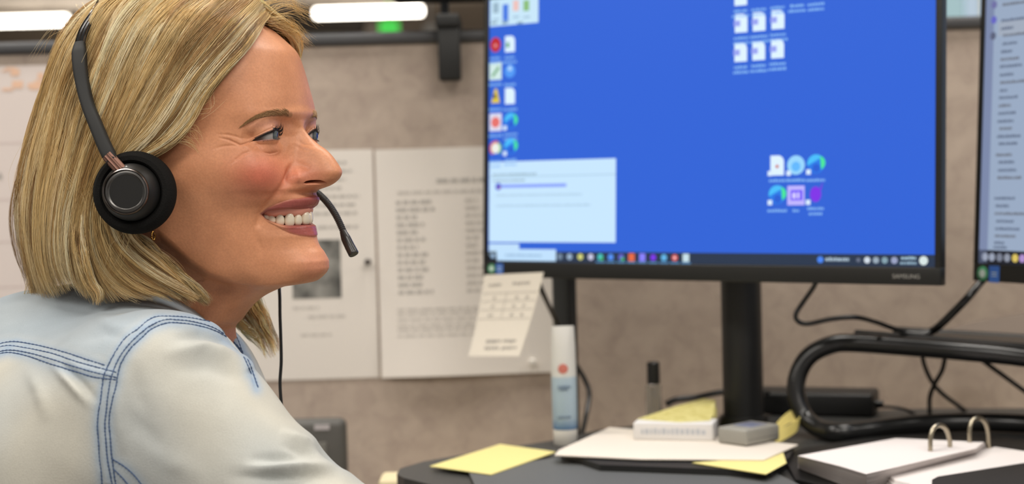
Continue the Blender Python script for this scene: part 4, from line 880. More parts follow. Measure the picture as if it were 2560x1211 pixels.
at1 = [n for n in nt.nodes if n.type == 'ATTRIBUTE' and n.attribute_name == 'tint'][0]; tcs = [n for n in nt.nodes if n.type == 'TEX_COORD'][0]
na, nb_ = nt.nodes.new('ShaderNodeTexNoise'), nt.nodes.new('ShaderNodeTexNoise'); na.inputs['Scale'].default_value = 55; na.inputs['Detail'].default_value = 5; nb_.inputs['Scale'].default_value = 620; nb_.inputs['Detail'].default_value = 2
ra, rb_ = nt.nodes.new('ShaderNodeValToRGB'), nt.nodes.new('ShaderNodeValToRGB')
for r_, c0_, c1_ in ((ra, (.91, .88, .86, 1), (1.04, 1.03, 1.02, 1)), (rb_, (.93, .915, .91, 1), (1.03, 1.03, 1.03, 1))):
    r_.color_ramp.elements[0].position = .32; r_.color_ramp.elements[1].position = .66; r_.color_ramp.elements[0].color = c0_; r_.color_ramp.elements[1].color = c1_
m1_, m2_ = nt.nodes.new('ShaderNodeMix'), nt.nodes.new('ShaderNodeMix')
for q_ in (m1_, m2_): q_.data_type = 'RGBA'; q_.blend_type = 'MULTIPLY'; q_.inputs[0].default_value = 1
for n_, r_ in ((na, ra), (nb_, rb_)): nt.links.new(tcs.outputs['Object'], n_.inputs['Vector']); nt.links.new(n_.outputs['Fac'], r_.inputs[0])
nt.links.new(at1.outputs['Color'], m1_.inputs[6]); nt.links.new(ra.outputs[0], m1_.inputs[7]); nt.links.new(m1_.outputs[2], m2_.inputs[6]); nt.links.new(rb_.outputs[0], m2_.inputs[7]); nt.links.new(m2_.outputs[2], b.inputs['Base Color'])
b.inputs['Subsurface Weight'].default_value = .12; b.inputs['Subsurface Radius'].default_value = (1, .35, .2); b.inputs['Subsurface Scale'].default_value = .004
# --- surface nets: a mesh from a distance field (hands here, the shirt further down)
def smin(a, b, k): h = np.clip(.5 + .5 * (b - a) / k, 0, 1); return b * (1 - h) + a * h - k * h * (1 - h)
def seg(Pp, a, b, ra, rb):
    d = b - a; t = np.clip(((Pp - a) @ d) / (d @ d), 0, 1); return np.linalg.norm(Pp - a - t[..., None] * d, axis=-1) - (ra + (rb - ra) * t)
def ell(Pp, c, r, R=None):
    q = Pp - c
    if R is not None: q = q @ R
    k0 = np.linalg.norm(q / r, axis=-1); k1 = np.linalg.norm(q / (r * r), axis=-1); return k0 * (k0 - 1) / np.maximum(k1, 1e-9)
def surface_nets(f, lo, hi, h):
    n = ((np.array(hi) - lo) / h).astype(int) + 1
    g = [lo[i] + h * np.arange(n[i]) for i in range(3)]
    D = np.zeros(n, np.float32)
    for i in range(n[0]):
        yy, zz = np.meshgrid(g[1], g[2], indexing='ij'); D[i] = f(np.stack([np.full_like(yy, g[0][i]), yy, zz], -1))
    s_ = D < 0; c = [(i, j, k) for i in (0, 1) for j in (0, 1) for k in (0, 1)]
    sh = lambda A, o: A[o[0]:n[0] - 1 + o[0], o[1]:n[1] - 1 + o[1], o[2]:n[2] - 1 + o[2]]
    cnt = sum(sh(s_, o).astype(np.int8) for o in c); act = (cnt > 0) & (cnt < 8); ids = -np.ones(act.shape, int); I = np.argwhere(act); ids[act] = np.arange(len(I))
    acc = np.zeros((len(I), 3)); w_ = np.zeros(len(I))
    for a in range(8):
        for b in range(a + 1, 8):
            if sum(abs(c[a][q] - c[b][q]) for q in range(3)) != 1: continue
            da = sh(D, c[a])[act]; db = sh(D, c[b])[act]; m_ = (da < 0) != (db < 0); t = np.where(m_, da / np.where(m_, da - db, 1), 0)
            p = np.array(c[a]) + t[:, None] * (np.array(c[b]) - np.array(c[a])); acc += p * m_[:, None]; w_ += m_
    V = np.array(lo) + h * (I + acc / w_[:, None]); F = []
    for ax in range(3):
        u, v = (ax + 1) % 3, (ax + 2) % 3
        sl0 = [slice(1, -1)] * 3; sl0[ax] = slice(0, n[ax] - 1); sl1 = list(sl0); sl1[ax] = slice(1, n[ax])
        A, B = s_[tuple(sl0)], s_[tuple(sl1)]; E = np.argwhere(A != B); off = np.array([1, 1, 1]); off[ax] = 0; E = E + off
        sg = s_[tuple(E.T)]
        def vid(du, dv):
            q = E.copy(); q[:, u] -= du; q[:, v] -= dv; return ids[tuple(q.T)]
        Q = np.stack([vid(1, 1), vid(0, 1), vid(0, 0), vid(1, 0)], 1); Q[~sg] = Q[~sg][:, ::-1]; F.append(Q)
    return V, np.vstack(F)
ELB_N, WR_N, HD_N = at(836, 1426, 1.062), np.array([.085, 1.19, .924]), np.array([.17, 1.240, .912])
ELB_F, WR_F, HD_F = np.array([-.20, 1.43, .845]), np.array([-.03, 1.33, .80]), np.array([.05, 1.28, .79])
def hand_sdf(wr, hd, side):
    d = hd - wr; d /= np.linalg.norm(d); up = HZ - d * (HZ @ d); up /= np.linalg.norm(up); l = np.cross(up, d) * side
    def f(Pp):
        o = ell(Pp, wr + d * .050, np.array([.048, .040, .0145]), np.stack([d, l, up], 1)); o = smin(o, seg(Pp, wr - d * .05, wr + d * .02, .027, .024), .018)
        for k, (off, L, sp) in enumerate(((-.031, .064, -.16), (-.0105, .074, -.04), (.0105, .070, .06), (.030, .055, .18))):
            p = wr + d * (.088 - abs(off) * .25) + l * off; q = d + l * sp; q /= np.linalg.norm(q); dr = q + up * .10
            for j, (fr, bend, r0, r1) in enumerate(((.45, -.28, .0088, .0080), (.31, -.75, .0080, .0074), (.24, -.85, .0074, .0064))):
                e = dr / np.linalg.norm(dr); n = p + e * L * fr; o = smin(o, seg(Pp, p, n, r0, r1), .004 if j else .007); p = n; dr = q + up * bend
        p = wr + d * .022 - l * .028; n1 = p + (d * .6 - l * .75 - up * .1) * .036; n2 = n1 + (d * .9 - l * .3 - up * .25) * .030; n3 = n2 + (d * .98 - l * .05 - up * .2) * .022
        for a, b_, r0, r1 in ((p, n1, .0135, .0108), (n1, n2, .0108, .0096), (n2, n3, .0096, .0078)): o = smin(o, seg(Pp, a, b_, r0, r1), .006)
        return o
    return f
for wr, hd, sd_ in ((WR_N, HD_N, 1), (WR_F, HD_F, -1)):
    lo_ = np.minimum(wr - .07, hd - .10); hi_ = np.maximum(wr + .07, hd + .13); hv, hf = surface_nets(hand_sdf(wr, hd, sd_), lo_, hi_, .0026)
    HEADF = np.vstack([HEADF, hf + len(HEADV)]); HEADV = np.vstack([HEADV, hv]); HEADC = np.vstack([HEADC, np.ones((len(hv), 4)) * np.array(srgb(214, 153, 118))]); HEADG = np.r_[HEADG, np.full(len(hv), .46)]
person = thing('person', 'smiling blonde woman in a faded denim shirt wearing a black headset, looking right', 'person', (-.22, 1.3, .45))
PI = Vector(person.location)
def wmesh(name, V, F, mats, parent=None, smooth=True):
    return link(name, np_mesh(name, np.asarray(V) - np.array(PI), F, smooth), mats, parent or person)
body = wmesh('body', HEADV, HEADF, sk); set_tint(body.data, HEADC); set_float(body.data, 'gloss', HEADG)
HBVH = BVHTree.FromPolygons(HEADV[:NHEAD].tolist(), np.vstack([qa, qb]).tolist())
# --- eyeballs
def eyeball(c, name, az):
    g = HF * math.cos(az) + HN * math.sin(az) - HZ * .02; g /= np.linalg.norm(g); u = np.cross(HZ, g); u /= np.linalg.norm(u); v = np.cross(g, u)
    nA, nB = 72, 48; th = np.linspace(0, np.pi, nA); ph = np.linspace(0, 2 * np.pi, nB, endpoint=False)
    T, H = np.meshgrid(th, ph, indexing='ij'); dg = np.degrees(T)
    r = ER + .0009 * np.exp(-(dg / 22) ** 4) - 0 * T
    Pp = c + r[..., None] * (np.cos(T)[..., None] * g + np.sin(T)[..., None] * (np.cos(H)[..., None] * u + np.sin(H)[..., None] * v))
    C = np.ones((nA, nB, 4)) * np.array(srgb(172, 164, 160))
    C = mixc(C, (112, 92, 86), sstep(46, 78, dg)); C = mixc(C, (98, 104, 106), 1 - sstep(27, 29, dg)); C = mixc(C, (46, 56, 64), np.exp(-((dg - 27) / 2.5) ** 2)); C = mixc(C, (12, 12, 14), 1 - sstep(9, 11, dg))  # sclera darkened towards its corners: shade of lids and lashes put into the colour
    ix = np.arange(nA * nB).reshape(nA, nB); ix = np.concatenate([ix, ix[:, :1]], 1)
    o = wmesh(name, Pp.reshape(-1, 3), quads(ix), attr_mat('eye_surface', .06, spec=.6)); set_tint(o.data, C.reshape(-1, 4))
eyeball(EC, 'eyeball', GA); eyeball(mirror(EC[None])[0], 'eyeball', GA)
def edir(a, e): a, e = np.radians(a), np.radians(e); return np.cos(e) * np.cos(a) * HF + np.cos(e) * np.sin(a) * HN + np.sin(e) * HZ
lash = MB()
um = smooth(UPL, 46); lm = smooth(LOL, 22)
for sgn in (0, 1):
    mbx = MB()
    def put(pts, r):
        pts = np.array(pts); mbx.tube(mirror(pts) if sgn else pts, r, 5)
    for i in range(3, 46):
        if random.random() < .25: continue
        a, e = um[i]; b0 = EC + edir(a, e) * RL; L = np.interp(i, [3, 20, 36, 46], [.0004, .0012, .0046, .003]) * random.uniform(.7, 1.1)
        sp = edir(a * 1.0 + random.uniform(-6, 6), e); up = HZ
        put([b0, b0 + sp * L * .55 + up * L * .12, b0 + sp * L * .85 + up * L * .55, b0 + sp * L * .9 + up * L * .9], [.00028, .00024, .00016, .00005])
    for i in range(4, 22, 1):
        a, e = lm[i]; b0 = EC + edir(a, e) * RL; L = .0014 * random.uniform(.6, 1.1)
        put([b0, b0 + edir(a, e) * L * .7 - HZ * L * .2, b0 + edir(a, e) * L - HZ * L * .5], [.00014, .0001, .00004])
    put([EC + edir(a, e) * (RL + .0001) for a, e in um[1:]], np.interp(np.arange(45), [0, 8, 36, 44], [.0003, .0007, .0008, .0004]))
    mbx.v = [tuple(np.array(p) - np.array(PI)) for p in mbx.v]
    mbx.build('eyelashes', mat('lash_black', (24, 18, 18), .5), person)
# --- eyebrow hairs
def cast_head(px, py):
    d = ray(px, py); d = d / np.linalg.norm(d); h = HBVH.ray_cast(Vector(CAM), Vector(d))
    return (np.array(h[0]), np.array(h[1])) if h[0] else (None, None)
bp = smooth(BROW, 100); pts = []
for i in range(520):
    k = int(rng.uniform(2, 99.9)); t = k / 99; wv = np.interp(t, [0, .2, .6, .9, 1], [1, 3.6, 6.4, 8, 7])
    q = bp[k] + np.array([0, rng.uniform(-1, 1) * wv]); h, n = cast_head(q[0], q[1])
    if h is None: continue
    tg = bp[max(k - 4, 0)] - bp[k]; ang = np.interp(t, [0, .7, 1], [.15, .5, 1.1]); tg = tg / (np.linalg.norm(tg) + 1e-9)
    dv = np.array([tg[0] * math.cos(ang) + tg[1] * math.sin(ang), tg[1] * math.cos(ang) - abs(math.sin(ang)) * .6]) * rng.uniform(9, 16)
    h2, n2 = cast_head(q[0] + dv[0], q[1] + dv[1])
    if h2 is None: continue
    pts.append((h - n * .0003, (h + h2) / 2 + n * .0007, h2 + n * .0005))
for sgn in (0, 1):
    mbx = MB()
    for tr in pts:
        tr = np.array(tr); mbx.tube(mirror(tr) if sgn else tr, [.00013, .00011, .00004], 3, cap=False)
    mbx.v = [tuple(np.array(p) - np.array(PI)) for p in mbx.v]
    mbx.build('eyebrow', mat('brow_hair', (156, 118, 76), .6), person)
# --- teeth and gums
GAX = []
TE = [(769, 529, 562, 8.4, 4.4, 14, 1.0), (748, 536, 564, 6.6, 11.2, 30, .8), (725.5, 532.5, 567, 7.8, 17.0, 48, .95), (700, 536, 565, 7.0, 21.3, 62, .85), (677.5, 540, 559, 6.8, 24.6, 72, .8), (659, 537, 551, 8, 27.4, 80, .9)]
gum = MB(); arch = []
gumo = None
tooth_me = []
for (px, y0, y1, wd, Yl, yaw, bulge) in TE:
    c0 = hp(px, y0, Yl - .9); c1 = hp(px, y1, Yl - .9); a = math.radians(yaw)
    n = HF * math.cos(a) + HN * math.sin(a); s = np.cross(HZ, n); s /= np.linalg.norm(s)
    ax = (c0 - c1); h = np.linalg.norm(ax) / 2 * 1.04; ax /= np.linalg.norm(ax); n = n - ax * (n @ ax); n /= np.linalg.norm(n); s = np.cross(ax, n)
    c = (c0 + c1) / 2 - n * .0022
    nA, nB = 22, 28; th = np.linspace(-np.pi / 2, np.pi / 2, nA); ph = np.linspace(0, 2 * np.pi, nB, endpoint=False); T, H = np.meshgrid(th, ph, indexing='ij')
    pw = lambda v, e: np.sign(v) * np.abs(v) ** e
    zz = pw(np.sin(T), .62); rr = pw(np.cos(T), .58); taper = 1 - .42 * np.clip(zz, 0, 1) ** 1.5 - .05 * np.clip(-zz, 0, 1) ** 3
    xx = rr * pw(np.cos(H), .75) * taper; yy = rr * pw(np.sin(H), .75)
    Pt = c + (zz * h)[..., None] * ax + (xx * wd / 2 * MM * .95)[..., None] * s + (yy * .0030 * (1 - .18 * zz ** 2))[..., None] * n
    ix = np.arange(nA * nB).reshape(nA, nB); ix = np.concatenate([ix, ix[:, :1]], 1)
    tooth_me.append((Pt.reshape(-1, 3), quads(ix))); arch.append((c + ax * h * .55 - n * .0010, ax, n, h))
gp = smooth(np.array([a[0] for a in arch]), 30); gp = np.vstack([mirror(gp)[::-1], gp])
gum.tube(gp + HZ * .0042, .0042, 14)
gum.v = [tuple(np.array(p) - np.array(PI)) for p in gum.v]
gumo = gum.build('gums', mat('gum_pink', (232, 158, 138), .3), person)
tm = mat('tooth_enamel', (230, 217, 194), .22, spec=.5, coat=.2)
for Vt, Ft in tooth_me:
    wmesh('tooth', Vt, Ft, tm, gumo); wmesh('tooth', mirror(Vt), Ft[:, ::-1], tm, gumo)
#@@HAIR
# ------------------------------------------------------------------ hair: strands combed along guides
# guides run from the parting to the tips; each point is (pixel x, pixel y, mm to the side of the mid-plane)
GUIDE = [
 [(670, 46, 3), (640, 86, 34), (604, 135, 50), (558, 188, 60), (514, 244, 66), (482, 298, 71), (446, 342, 76), (404, 372, 80), (352, 400, 84), (318, 450, 87), (304, 520, 88), (334, 600, 82), (395, 655, 74), (450, 706, 66), (498, 752, 58)],
 [(642, 4, 3), (582, 66, 48), (520, 140, 63), (462, 214, 72), (412, 288, 79), (366, 344, 84), (318, 388, 87), (276, 446, 89), (262, 520, 89), (284, 600, 84), (345, 668, 78), (420, 716, 72), (482, 750, 65)],
 [(596, -40, 3), (495, 44, 62), (424, 150, 75), (370, 240, 82), (325, 322, 86), (290, 392, 88), (252, 460, 90), (236, 540, 90), (246, 616, 87), (278, 684, 83), (330, 730, 80), (372, 744, 78)],
 [(545, -62, 3), (415, 36, 64), (348, 140, 77), (304, 240, 84), (268, 330, 88), (236, 420, 90), (212, 505, 90), (200, 590, 89), (208, 656, 87), (226, 716, 85), (240, 762, 84)],
 [(505, -70, 3), (352, 30, 60), (286, 130, 75), (242, 240, 82), (208, 340, 86), (180, 440, 88), (160, 530, 88), (154, 615, 86), (166, 682, 84), (192, 724, 82)],
 [(470, -70, 3), (302, 18, 48), (226, 116, 63), (176, 235, 71), (146, 345, 75), (122, 445, 77), (110, 540, 77), (110, 625, 76), (124, 690, 75), (150, 744, 73)],
 [(450, -68, 2), (264, 10, 28), (176, 106, 42), (130, 228, 50), (98, 340, 54), (76, 440, 56), (66, 530, 56), (74, 615, 56), (88, 685, 55), (110, 752, 55)],
 [(432, -62, 0), (248, 8, 6), (160, 96, 10), (112, 218, 13), (78, 335, 16), (54, 435, 18), (45, 530, 20), (54, 618, 22), (72, 690, 24), (80, 758, 26)],
 [(424, -60, -12), (256, 4, -20), (166, 90, -26), (118, 212, -30), (86, 330, -30), (62, 430, -28), (54, 525, -26), (62, 612, -24), (80, 690, -20), (92, 735, -18)],
]
M_ = 34
GR = []
for g in GUIDE:
    q = np.array(g, float); GR.append(smooth(hp(q[:, 0], q[:, 1], q[:, 2]), M_))
GR = np.array(GR)                                              # guides x points x 3
# the hair lies outside the skull everywhere
def outside(P_, gap):
    for i in range(len(P_)):
        for j in range(len(P_[i])):
            p = Vector(P_[i][j]); h = HBVH.find_nearest(p)
            if p.z < HO[2] - .06: continue
            sdist = (p - h[0]).length * (1 if (p - h[0]).dot(h[1]) > 0 else -1); g_ = gap * min(1.0, .25 + j / 9.0)
            if sdist < g_: P_[i][j] = np.array(p + (h[1] * (g_ - sdist)))
    return np.array([smooth(p_, M_) for p_ in P_])
GR = outside(GR, .0072)
# the far side: the same cut mirrored, combed back from the forehead
FAR = mirror(GR[1:8])[::-1]
q = np.array([(671, 48, -2), (712, 74, -26), (740, 106, -42), (744, 152, -55), (728, 212, -63), (700, 282, -71), (682, 362, -80), (640, 440, -86), (600, 520, -88), (590, 600, -86), (600, 680, -80)], float)
FAR = np.concatenate([FAR, smooth(hp(q[:, 0], q[:, 1], q[:, 2]), M_)[None]])
NG = len(GR)
def interp_guides(G, u):
    """smooth curve through the guides at positions u (n,) -> n x M x 3"""
    n = len(G); i = np.clip(u.astype(int), 0, n - 2); t = (u - i)[:, None, None]
    a, b, c, d = G[np.clip(i - 1, 0, n - 1)], G[i], G[i + 1], G[np.clip(i + 2, 0, n - 1)]
    return .5 * (2 * b + (c - a) * t + (2 * a - 5 * b + 4 * c - d) * t ** 2 + (3 * b - a - 3 * c + d) * t ** 3)
HC = wld(-.075, 0., .01)                                       # inside of the skull, to tell in from out
def gnorm(G, u):
    e = .04; a = interp_guides(G, np.clip(u + e, 0, len(G) - 1)) - interp_guides(G, np.clip(u - e, 0, len(G) - 1))
    c = interp_guides(G, u); b = np.gradient(c, axis=1); n = np.cross(a, b); n /= np.linalg.norm(n, axis=2)[..., None] + 1e-9
    o = c - HC; o[..., 2] *= .25; s = np.sign((n * o).sum(2)); return n * s[..., None]
def wavy(n, m, amp, k):
    t = np.linspace(0, 1, m)[None]; o = np.zeros((n, m))
    for f in k: o += np.sin(2 * np.pi * (f * t + rng.random((n, 1)))) * rng.normal(size=(n, 1)) / f ** .7
    return o * amp
PAL = np.array([srgb(*c)[:3] for c in ((236, 208, 150), (224, 190, 126), (248, 228, 182), (208, 170, 108), (184, 144, 90), (150, 114, 70), (230, 198, 136), (244, 218, 166))])
PW = np.array([.2, .2, .14, .14, .1, .07, .1, .05])
strandV, strandF, strandC = [], [], []; vofs = [0]
def emit(Cv, r0, col, tip=.3):
    """Cv: n x M x 3 curves -> thin three-sided tubes"""
    n, m_, _ = Cv.shape
    T = np.gradient(Cv, axis=1); T /= np.linalg.norm(T, axis=2)[..., None] + 1e-9
    view = np.cross(T, np.array([.3, .2, 1.])); view /= np.linalg.norm(view, axis=2)[..., None] + 1e-9
    q = np.cross(T, view); tl = np.linspace(0, 1, m_)
    r = np.asarray(r0)[:, None] * (1 - (1 - tip) * np.clip((tl - .6) / .4, 0, 1) ** 1.5)[None]
    ring = []
    for k in range(3):
        a = 2 * np.pi * k / 3; ring.append(Cv + r[..., None] * (math.cos(a) * view + math.sin(a) * q))
    V = np.stack(ring, 2).reshape(-1, 3)
    base = vofs[0] + np.arange(n)[:, None, None] * (m_ * 3) + np.arange(m_ - 1)[None, :, None] * 3 + np.arange(3)[None, None]
    nx = vofs[0] + np.arange(n)[:, None, None] * (m_ * 3) + np.arange(m_ - 1)[None, :, None] * 3 + np.array([1, 2, 0])[None, None]
    strandV.append(V); strandF.append(np.stack([base, nx, nx + 3, base + 3], -1).reshape(-1, 4))
    strandC.append(np.repeat(np.concatenate([col, np.ones((n, 1))], 1), m_ * 3, 0)); vofs[0] += len(V)
def comb(G, n_clump, per, u0, u1, depth=(0, 9), spread=.10, rr=(.00010, .00019), shade=1.0, trim=(0, .09)):
    n = n_clump * per; uc = np.repeat(rng.uniform(u0, u1, n_clump), per)
    dc = np.repeat(rng.random(n_clump) ** 1.6 * (depth[1] - depth[0]) + depth[0], per)
    pal = PAL[rng.choice(len(PAL), n_clump, p=PW)]; col = np.repeat(pal, per, 0) * rng.uniform(.82, 1.15, (n, 1)) * shade
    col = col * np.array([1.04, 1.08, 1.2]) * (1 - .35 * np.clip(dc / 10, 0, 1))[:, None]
    lo, hi = u0 - .02, u1 + .02
    du = rng.normal(size=n) * spread
    ub = np.clip(uc + du, max(lo, 0), min(hi, len(G) - 1)); C0 = interp_guides(G, ub); CU = interp_guides(G, np.clip(uc + du * .25, max(lo, 0), min(hi, len(G) - 1)))
    tl = np.linspace(0, 1, M_)[None, :, None]; k = np.clip((tl - .45) / .55, 0, 1) ** 1.5 * .8
    C = C0 * (1 - k) + CU * k; N_ = gnorm(G, ub)
    lock = (.0018 * np.sin(7.3 * ub[:, None] + 2.2 * tl[..., 0] + 1.1 * np.sin(3.1 * ub[:, None])) + .0009 * np.sin(17.1 * ub[:, None] - 2.6 * tl[..., 0])) * np.clip(tl[..., 0] * 4, 0, 1)
    off = lock - dc[:, None] * MM * np.clip(tl[..., 0] * 6 + .25, 0, 1) + wavy(n, M_, .0005, (1, 2, 3.2)) + np.repeat(wavy(n_clump, M_, .0011, (1, 1.7, 2.6)), per, 0)
    side = np.cross(np.gradient(C, axis=1), N_); side /= np.linalg.norm(side, axis=2)[..., None] + 1e-9
    C = C + N_ * off[..., None] + side * (wavy(n, M_, .0006, (1, 2.3, 3.7)) + np.repeat(wavy(n_clump, M_, .0016, (1, 1.6)), per, 0))[..., None] * np.clip(tl * 3, 0, 1)
    # strands end at different lengths
    L = 1 - rng.uniform(trim[0], trim[1], n); s = np.linspace(0, 1, M_)[None] * L[:, None] * (M_ - 1); i = np.clip(s.astype(int), 0, M_ - 2); f = (s - i)[..., None]
    ar = np.arange(n)[:, None]; C = C[ar, i] * (1 - f) + C[ar, i + 1] * f
    emit(C, rng.uniform(rr[0], rr[1], n), col)
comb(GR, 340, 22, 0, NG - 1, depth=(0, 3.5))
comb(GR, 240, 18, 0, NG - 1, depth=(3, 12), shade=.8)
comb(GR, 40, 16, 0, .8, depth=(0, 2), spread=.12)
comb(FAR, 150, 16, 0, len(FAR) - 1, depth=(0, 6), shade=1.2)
# the far lock hanging before the other shoulder
LK = [[(560, 690, -70), (572, 760, -70), (600, 820, -68), (640, 860, -66), (664, 900, -64)], [(590, 690, -74), (612, 760, -74), (648, 820, -72), (674, 862, -70), (688, 896, -68)], [(628, 680, -76), (648, 740, -76), (672, 800, -74), (688, 846, -72), (696, 880, -70)]]
LKG = np.array([smooth(hp(*np.array(g, float).T), M_) for g in LK])
comb(LKG, 34, 22, 0, 2, depth=(0, 6), spread=.12, trim=(0, .35), shade=1.45)  # strand colour lightened to offset the shadow this lock hangs in
# lock that falls over the collar, wisp at the back
LK2 = np.array([smooth(hp(*np.array(g, float).T), M_) for g in ([(182, 470, 78), (186, 560, 86), (194, 640, 90), (214, 700, 88), (236, 742, 87), (238, 764, 86)], [(214, 470, 80), (216, 560, 87), (224, 640, 91), (244, 700, 89), (262, 730, 88), (250, 758, 87)])])
comb(LK2, 10, 22, 0, 1, depth=(-1, 2), spread=.15)
LK3 = np.array([smooth(hp(*np.array(g, float).T), M_) for g in ([(66, 520, 20), (70, 600, 28), (78, 680, 32), (66, 740, 34), (30, 782, 36), (-6, 808, 38)], [(80, 540, 24), (84, 620, 30), (90, 690, 34), (76, 748, 36), (36, 786, 38), (0, 800, 40)])])
comb(LK3, 4, 14, 0, 1, depth=(-1, 1), spread=.2)
# lower front locks, dark beneath, running from behind the ear to the collar
LK4 = np.array([smooth(hp(*np.array(g, float).T), M_) for g in ([(300, 560, 80), (350, 610, 76), (400, 650, 70), (455, 700, 63), (520, 760, 54)], [(318, 575, 76), (372, 616, 71), (430, 658, 64), (480, 706, 57), (528, 764, 50)])])
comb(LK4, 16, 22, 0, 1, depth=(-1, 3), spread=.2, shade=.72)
# fly-away hairs
def flyaway(lst, n, jit, rad_=.00008):
    for k in range(n):
        g = np.array(lst[rng.integers(len(lst))], float); g[:, :2] += rng.normal(size=(1, 2)) * jit; g[1:, :2] += rng.normal(size=(len(g) - 1, 2)) * jit * .7
        c = smooth(hp(g[:, 0], g[:, 1], g[:, 2]), M_)[None]; emit(c, np.array([rad_]), PAL[[int(rng.integers(4))]] * 1.05)
flyaway([[(668, 50, 0), (705, 52, -20), (740, 70, -32), (770, 104, -40)], [(660, 40, -5), (700, 20, -20), (745, 22, -30), (790, 46, -38)], [(672, 58, -10), (712, 70, -28), (742, 88, -36), (764, 116, -40)],
         [(640, 20, -5), (690, 0, -15), (730, 4, -22), (752, 30, -30)], [(675, 60, -6), (705, 72, -24), (735, 96, -34), (745, 110, -38)]], 190, 8)
flyaway([[(240, 30, 30), (170, 62, 34), (130, 90, 36), (90, 150, 36)], [(230, 50, 40), (160, 70, 40), (125, 110, 40), (112, 150, 40)], [(200, 10, 20), (205, 25, 24), (220, 40, 30), (240, 36, 34)], [(110, 300, 50), (70, 360, 50), (50, 430, 50), (44, 500, 50)],
         [(90, 480, 56), (40, 560, 56), (52, 640, 56), (60, 720, 56)]], 26, 9)
flyaway([[(140, 260, 72), (170, 330, 76), (150, 400, 80), (190, 430, 84)], [(250, 480, 92), (300, 560, 92), (290, 640, 90), (270, 700, 86)], [(480, 285, 72), (510, 262, 68), (528, 238, 66)], [(150, 430, 88), (210, 520, 92), (190, 600, 92)], [(260, 120, 78), (230, 180, 82), (240, 220, 84)]], 40, 14)
flyaway([[(430, 330, 76), (462, 320, 72), (486, 330, 70), (500, 352, 69)], [(440, 345, 76), (470, 350, 72), (492, 372, 69)]], 30, 7)
# a closed layer of hair beneath, so that no scalp shows between the strands
uu = np.linspace(0.0, NG - 1, 110); GO = interp_guides(GR, uu); GS = GO - gnorm(GR, uu) * .0075; KS = 29
SBVH = BVHTree.FromPolygons(GO.reshape(-1, 3).tolist(), quads(np.arange(110 * M_).reshape(110, M_)).tolist())
vs = GS[:, :, :]; ix = np.arange(110 * M_).reshape(110, M_)[:, :KS]
uf = np.linspace(0, len(FAR) - 1, 80); GF = interp_guides(FAR, uf) - gnorm(FAR, uf) * .0065
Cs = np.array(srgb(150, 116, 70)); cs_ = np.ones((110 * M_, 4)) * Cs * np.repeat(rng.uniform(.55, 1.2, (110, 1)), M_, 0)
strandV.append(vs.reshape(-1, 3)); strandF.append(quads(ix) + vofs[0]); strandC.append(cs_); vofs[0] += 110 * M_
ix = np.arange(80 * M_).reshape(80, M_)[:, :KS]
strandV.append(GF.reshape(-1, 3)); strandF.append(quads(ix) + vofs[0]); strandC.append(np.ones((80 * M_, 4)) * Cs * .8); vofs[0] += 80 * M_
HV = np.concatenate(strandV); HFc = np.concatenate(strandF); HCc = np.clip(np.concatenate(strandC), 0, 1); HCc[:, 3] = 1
# nothing runs through the face
near_ = np.abs((HV - HO) @ HN) < .095
for i in np.nonzero(near_)[0][::1]:
    p = HV[i]
    if p[2] < HO[2] - .085: continue
    h = HBVH.find_nearest(Vector(p), .012)
    if h[0] is not None and (Vector(p) - h[0]).dot(h[1]) < .0006: HV[i] = np.array(h[0] + h[1] * .0009)
hm = attr_mat('blonde_hair', .38, spec=.55, sheen=.0)
hair = wmesh('hair', HV, HFc, hm); set_tint(hair.data, HCc)
# ------------------------------------------------------------------ denim shirt
sh0 = at(408, 1008, 1.12); el0 = ELB_N; ub = at(250, 1130, 1.238); nk0 = at(370, 920, 1.27)
fs = at(440, 1090, 1.43)
def shirt_sdf(Pp):
    d = ell(Pp, ub, np.array([.125, .170, .098]))
    d = smin(d, seg(Pp, at(150, 1180, 1.30), at(60, 2050, 1.34), .135, .15), .08)
    d = smin(d, seg(Pp, at(375, 900, 1.225), at(310, 1035, 1.24), .036, .100), .04)
    d = smin(d, seg(Pp, nk0, fs, .046, .060), .06)
    d = smin(d, seg(Pp, sh0, el0, .0590, .0495), .075)
    d = smin(d, seg(Pp, fs, ELB_F, .060, .048), .035)
    d = smin(d, seg(Pp, ELB_N, WR_N - (WR_N - ELB_N) * .12, .0440, .0310), .018); d = smin(d, seg(Pp, ELB_F, WR_F - (WR_F - ELB_F) * .12, .046, .034), .03)
    return d
SV, SF = surface_nets(shirt_sdf, np.array([-.56, .88, .72]), np.array([.12, 1.62, 1.16]), .0036)
# once subdivided, so that seams and folds have room
me_ = np_mesh('tmp', SV, SF); o_ = bpy.data.objects.new('tmp', me_); COL.objects.link(o_); md = o_.modifiers.new('s', 'SUBSURF'); md.levels = 1; md.render_levels = 1
dg = bpy.context.evaluated_depsgraph_get(); ev = o_.evaluated_get(dg).to_mesh()
SV = np.zeros(len(ev.vertices) * 3); ev.vertices.foreach_get('co', SV); SV = SV.reshape(-1, 3)
SN = np.zeros(len(ev.vertices) * 3); ev.vertices.foreach_get('normal', SN); SN = SN.reshape(-1, 3)
SF = np.zeros(len(ev.loops), np.int32); ev.loops.foreach_get('vertex_index', SF); SF = SF.reshape(-1, 4)
bpy.data.objects.remove(o_); bpy.data.meshes.remove(me_)
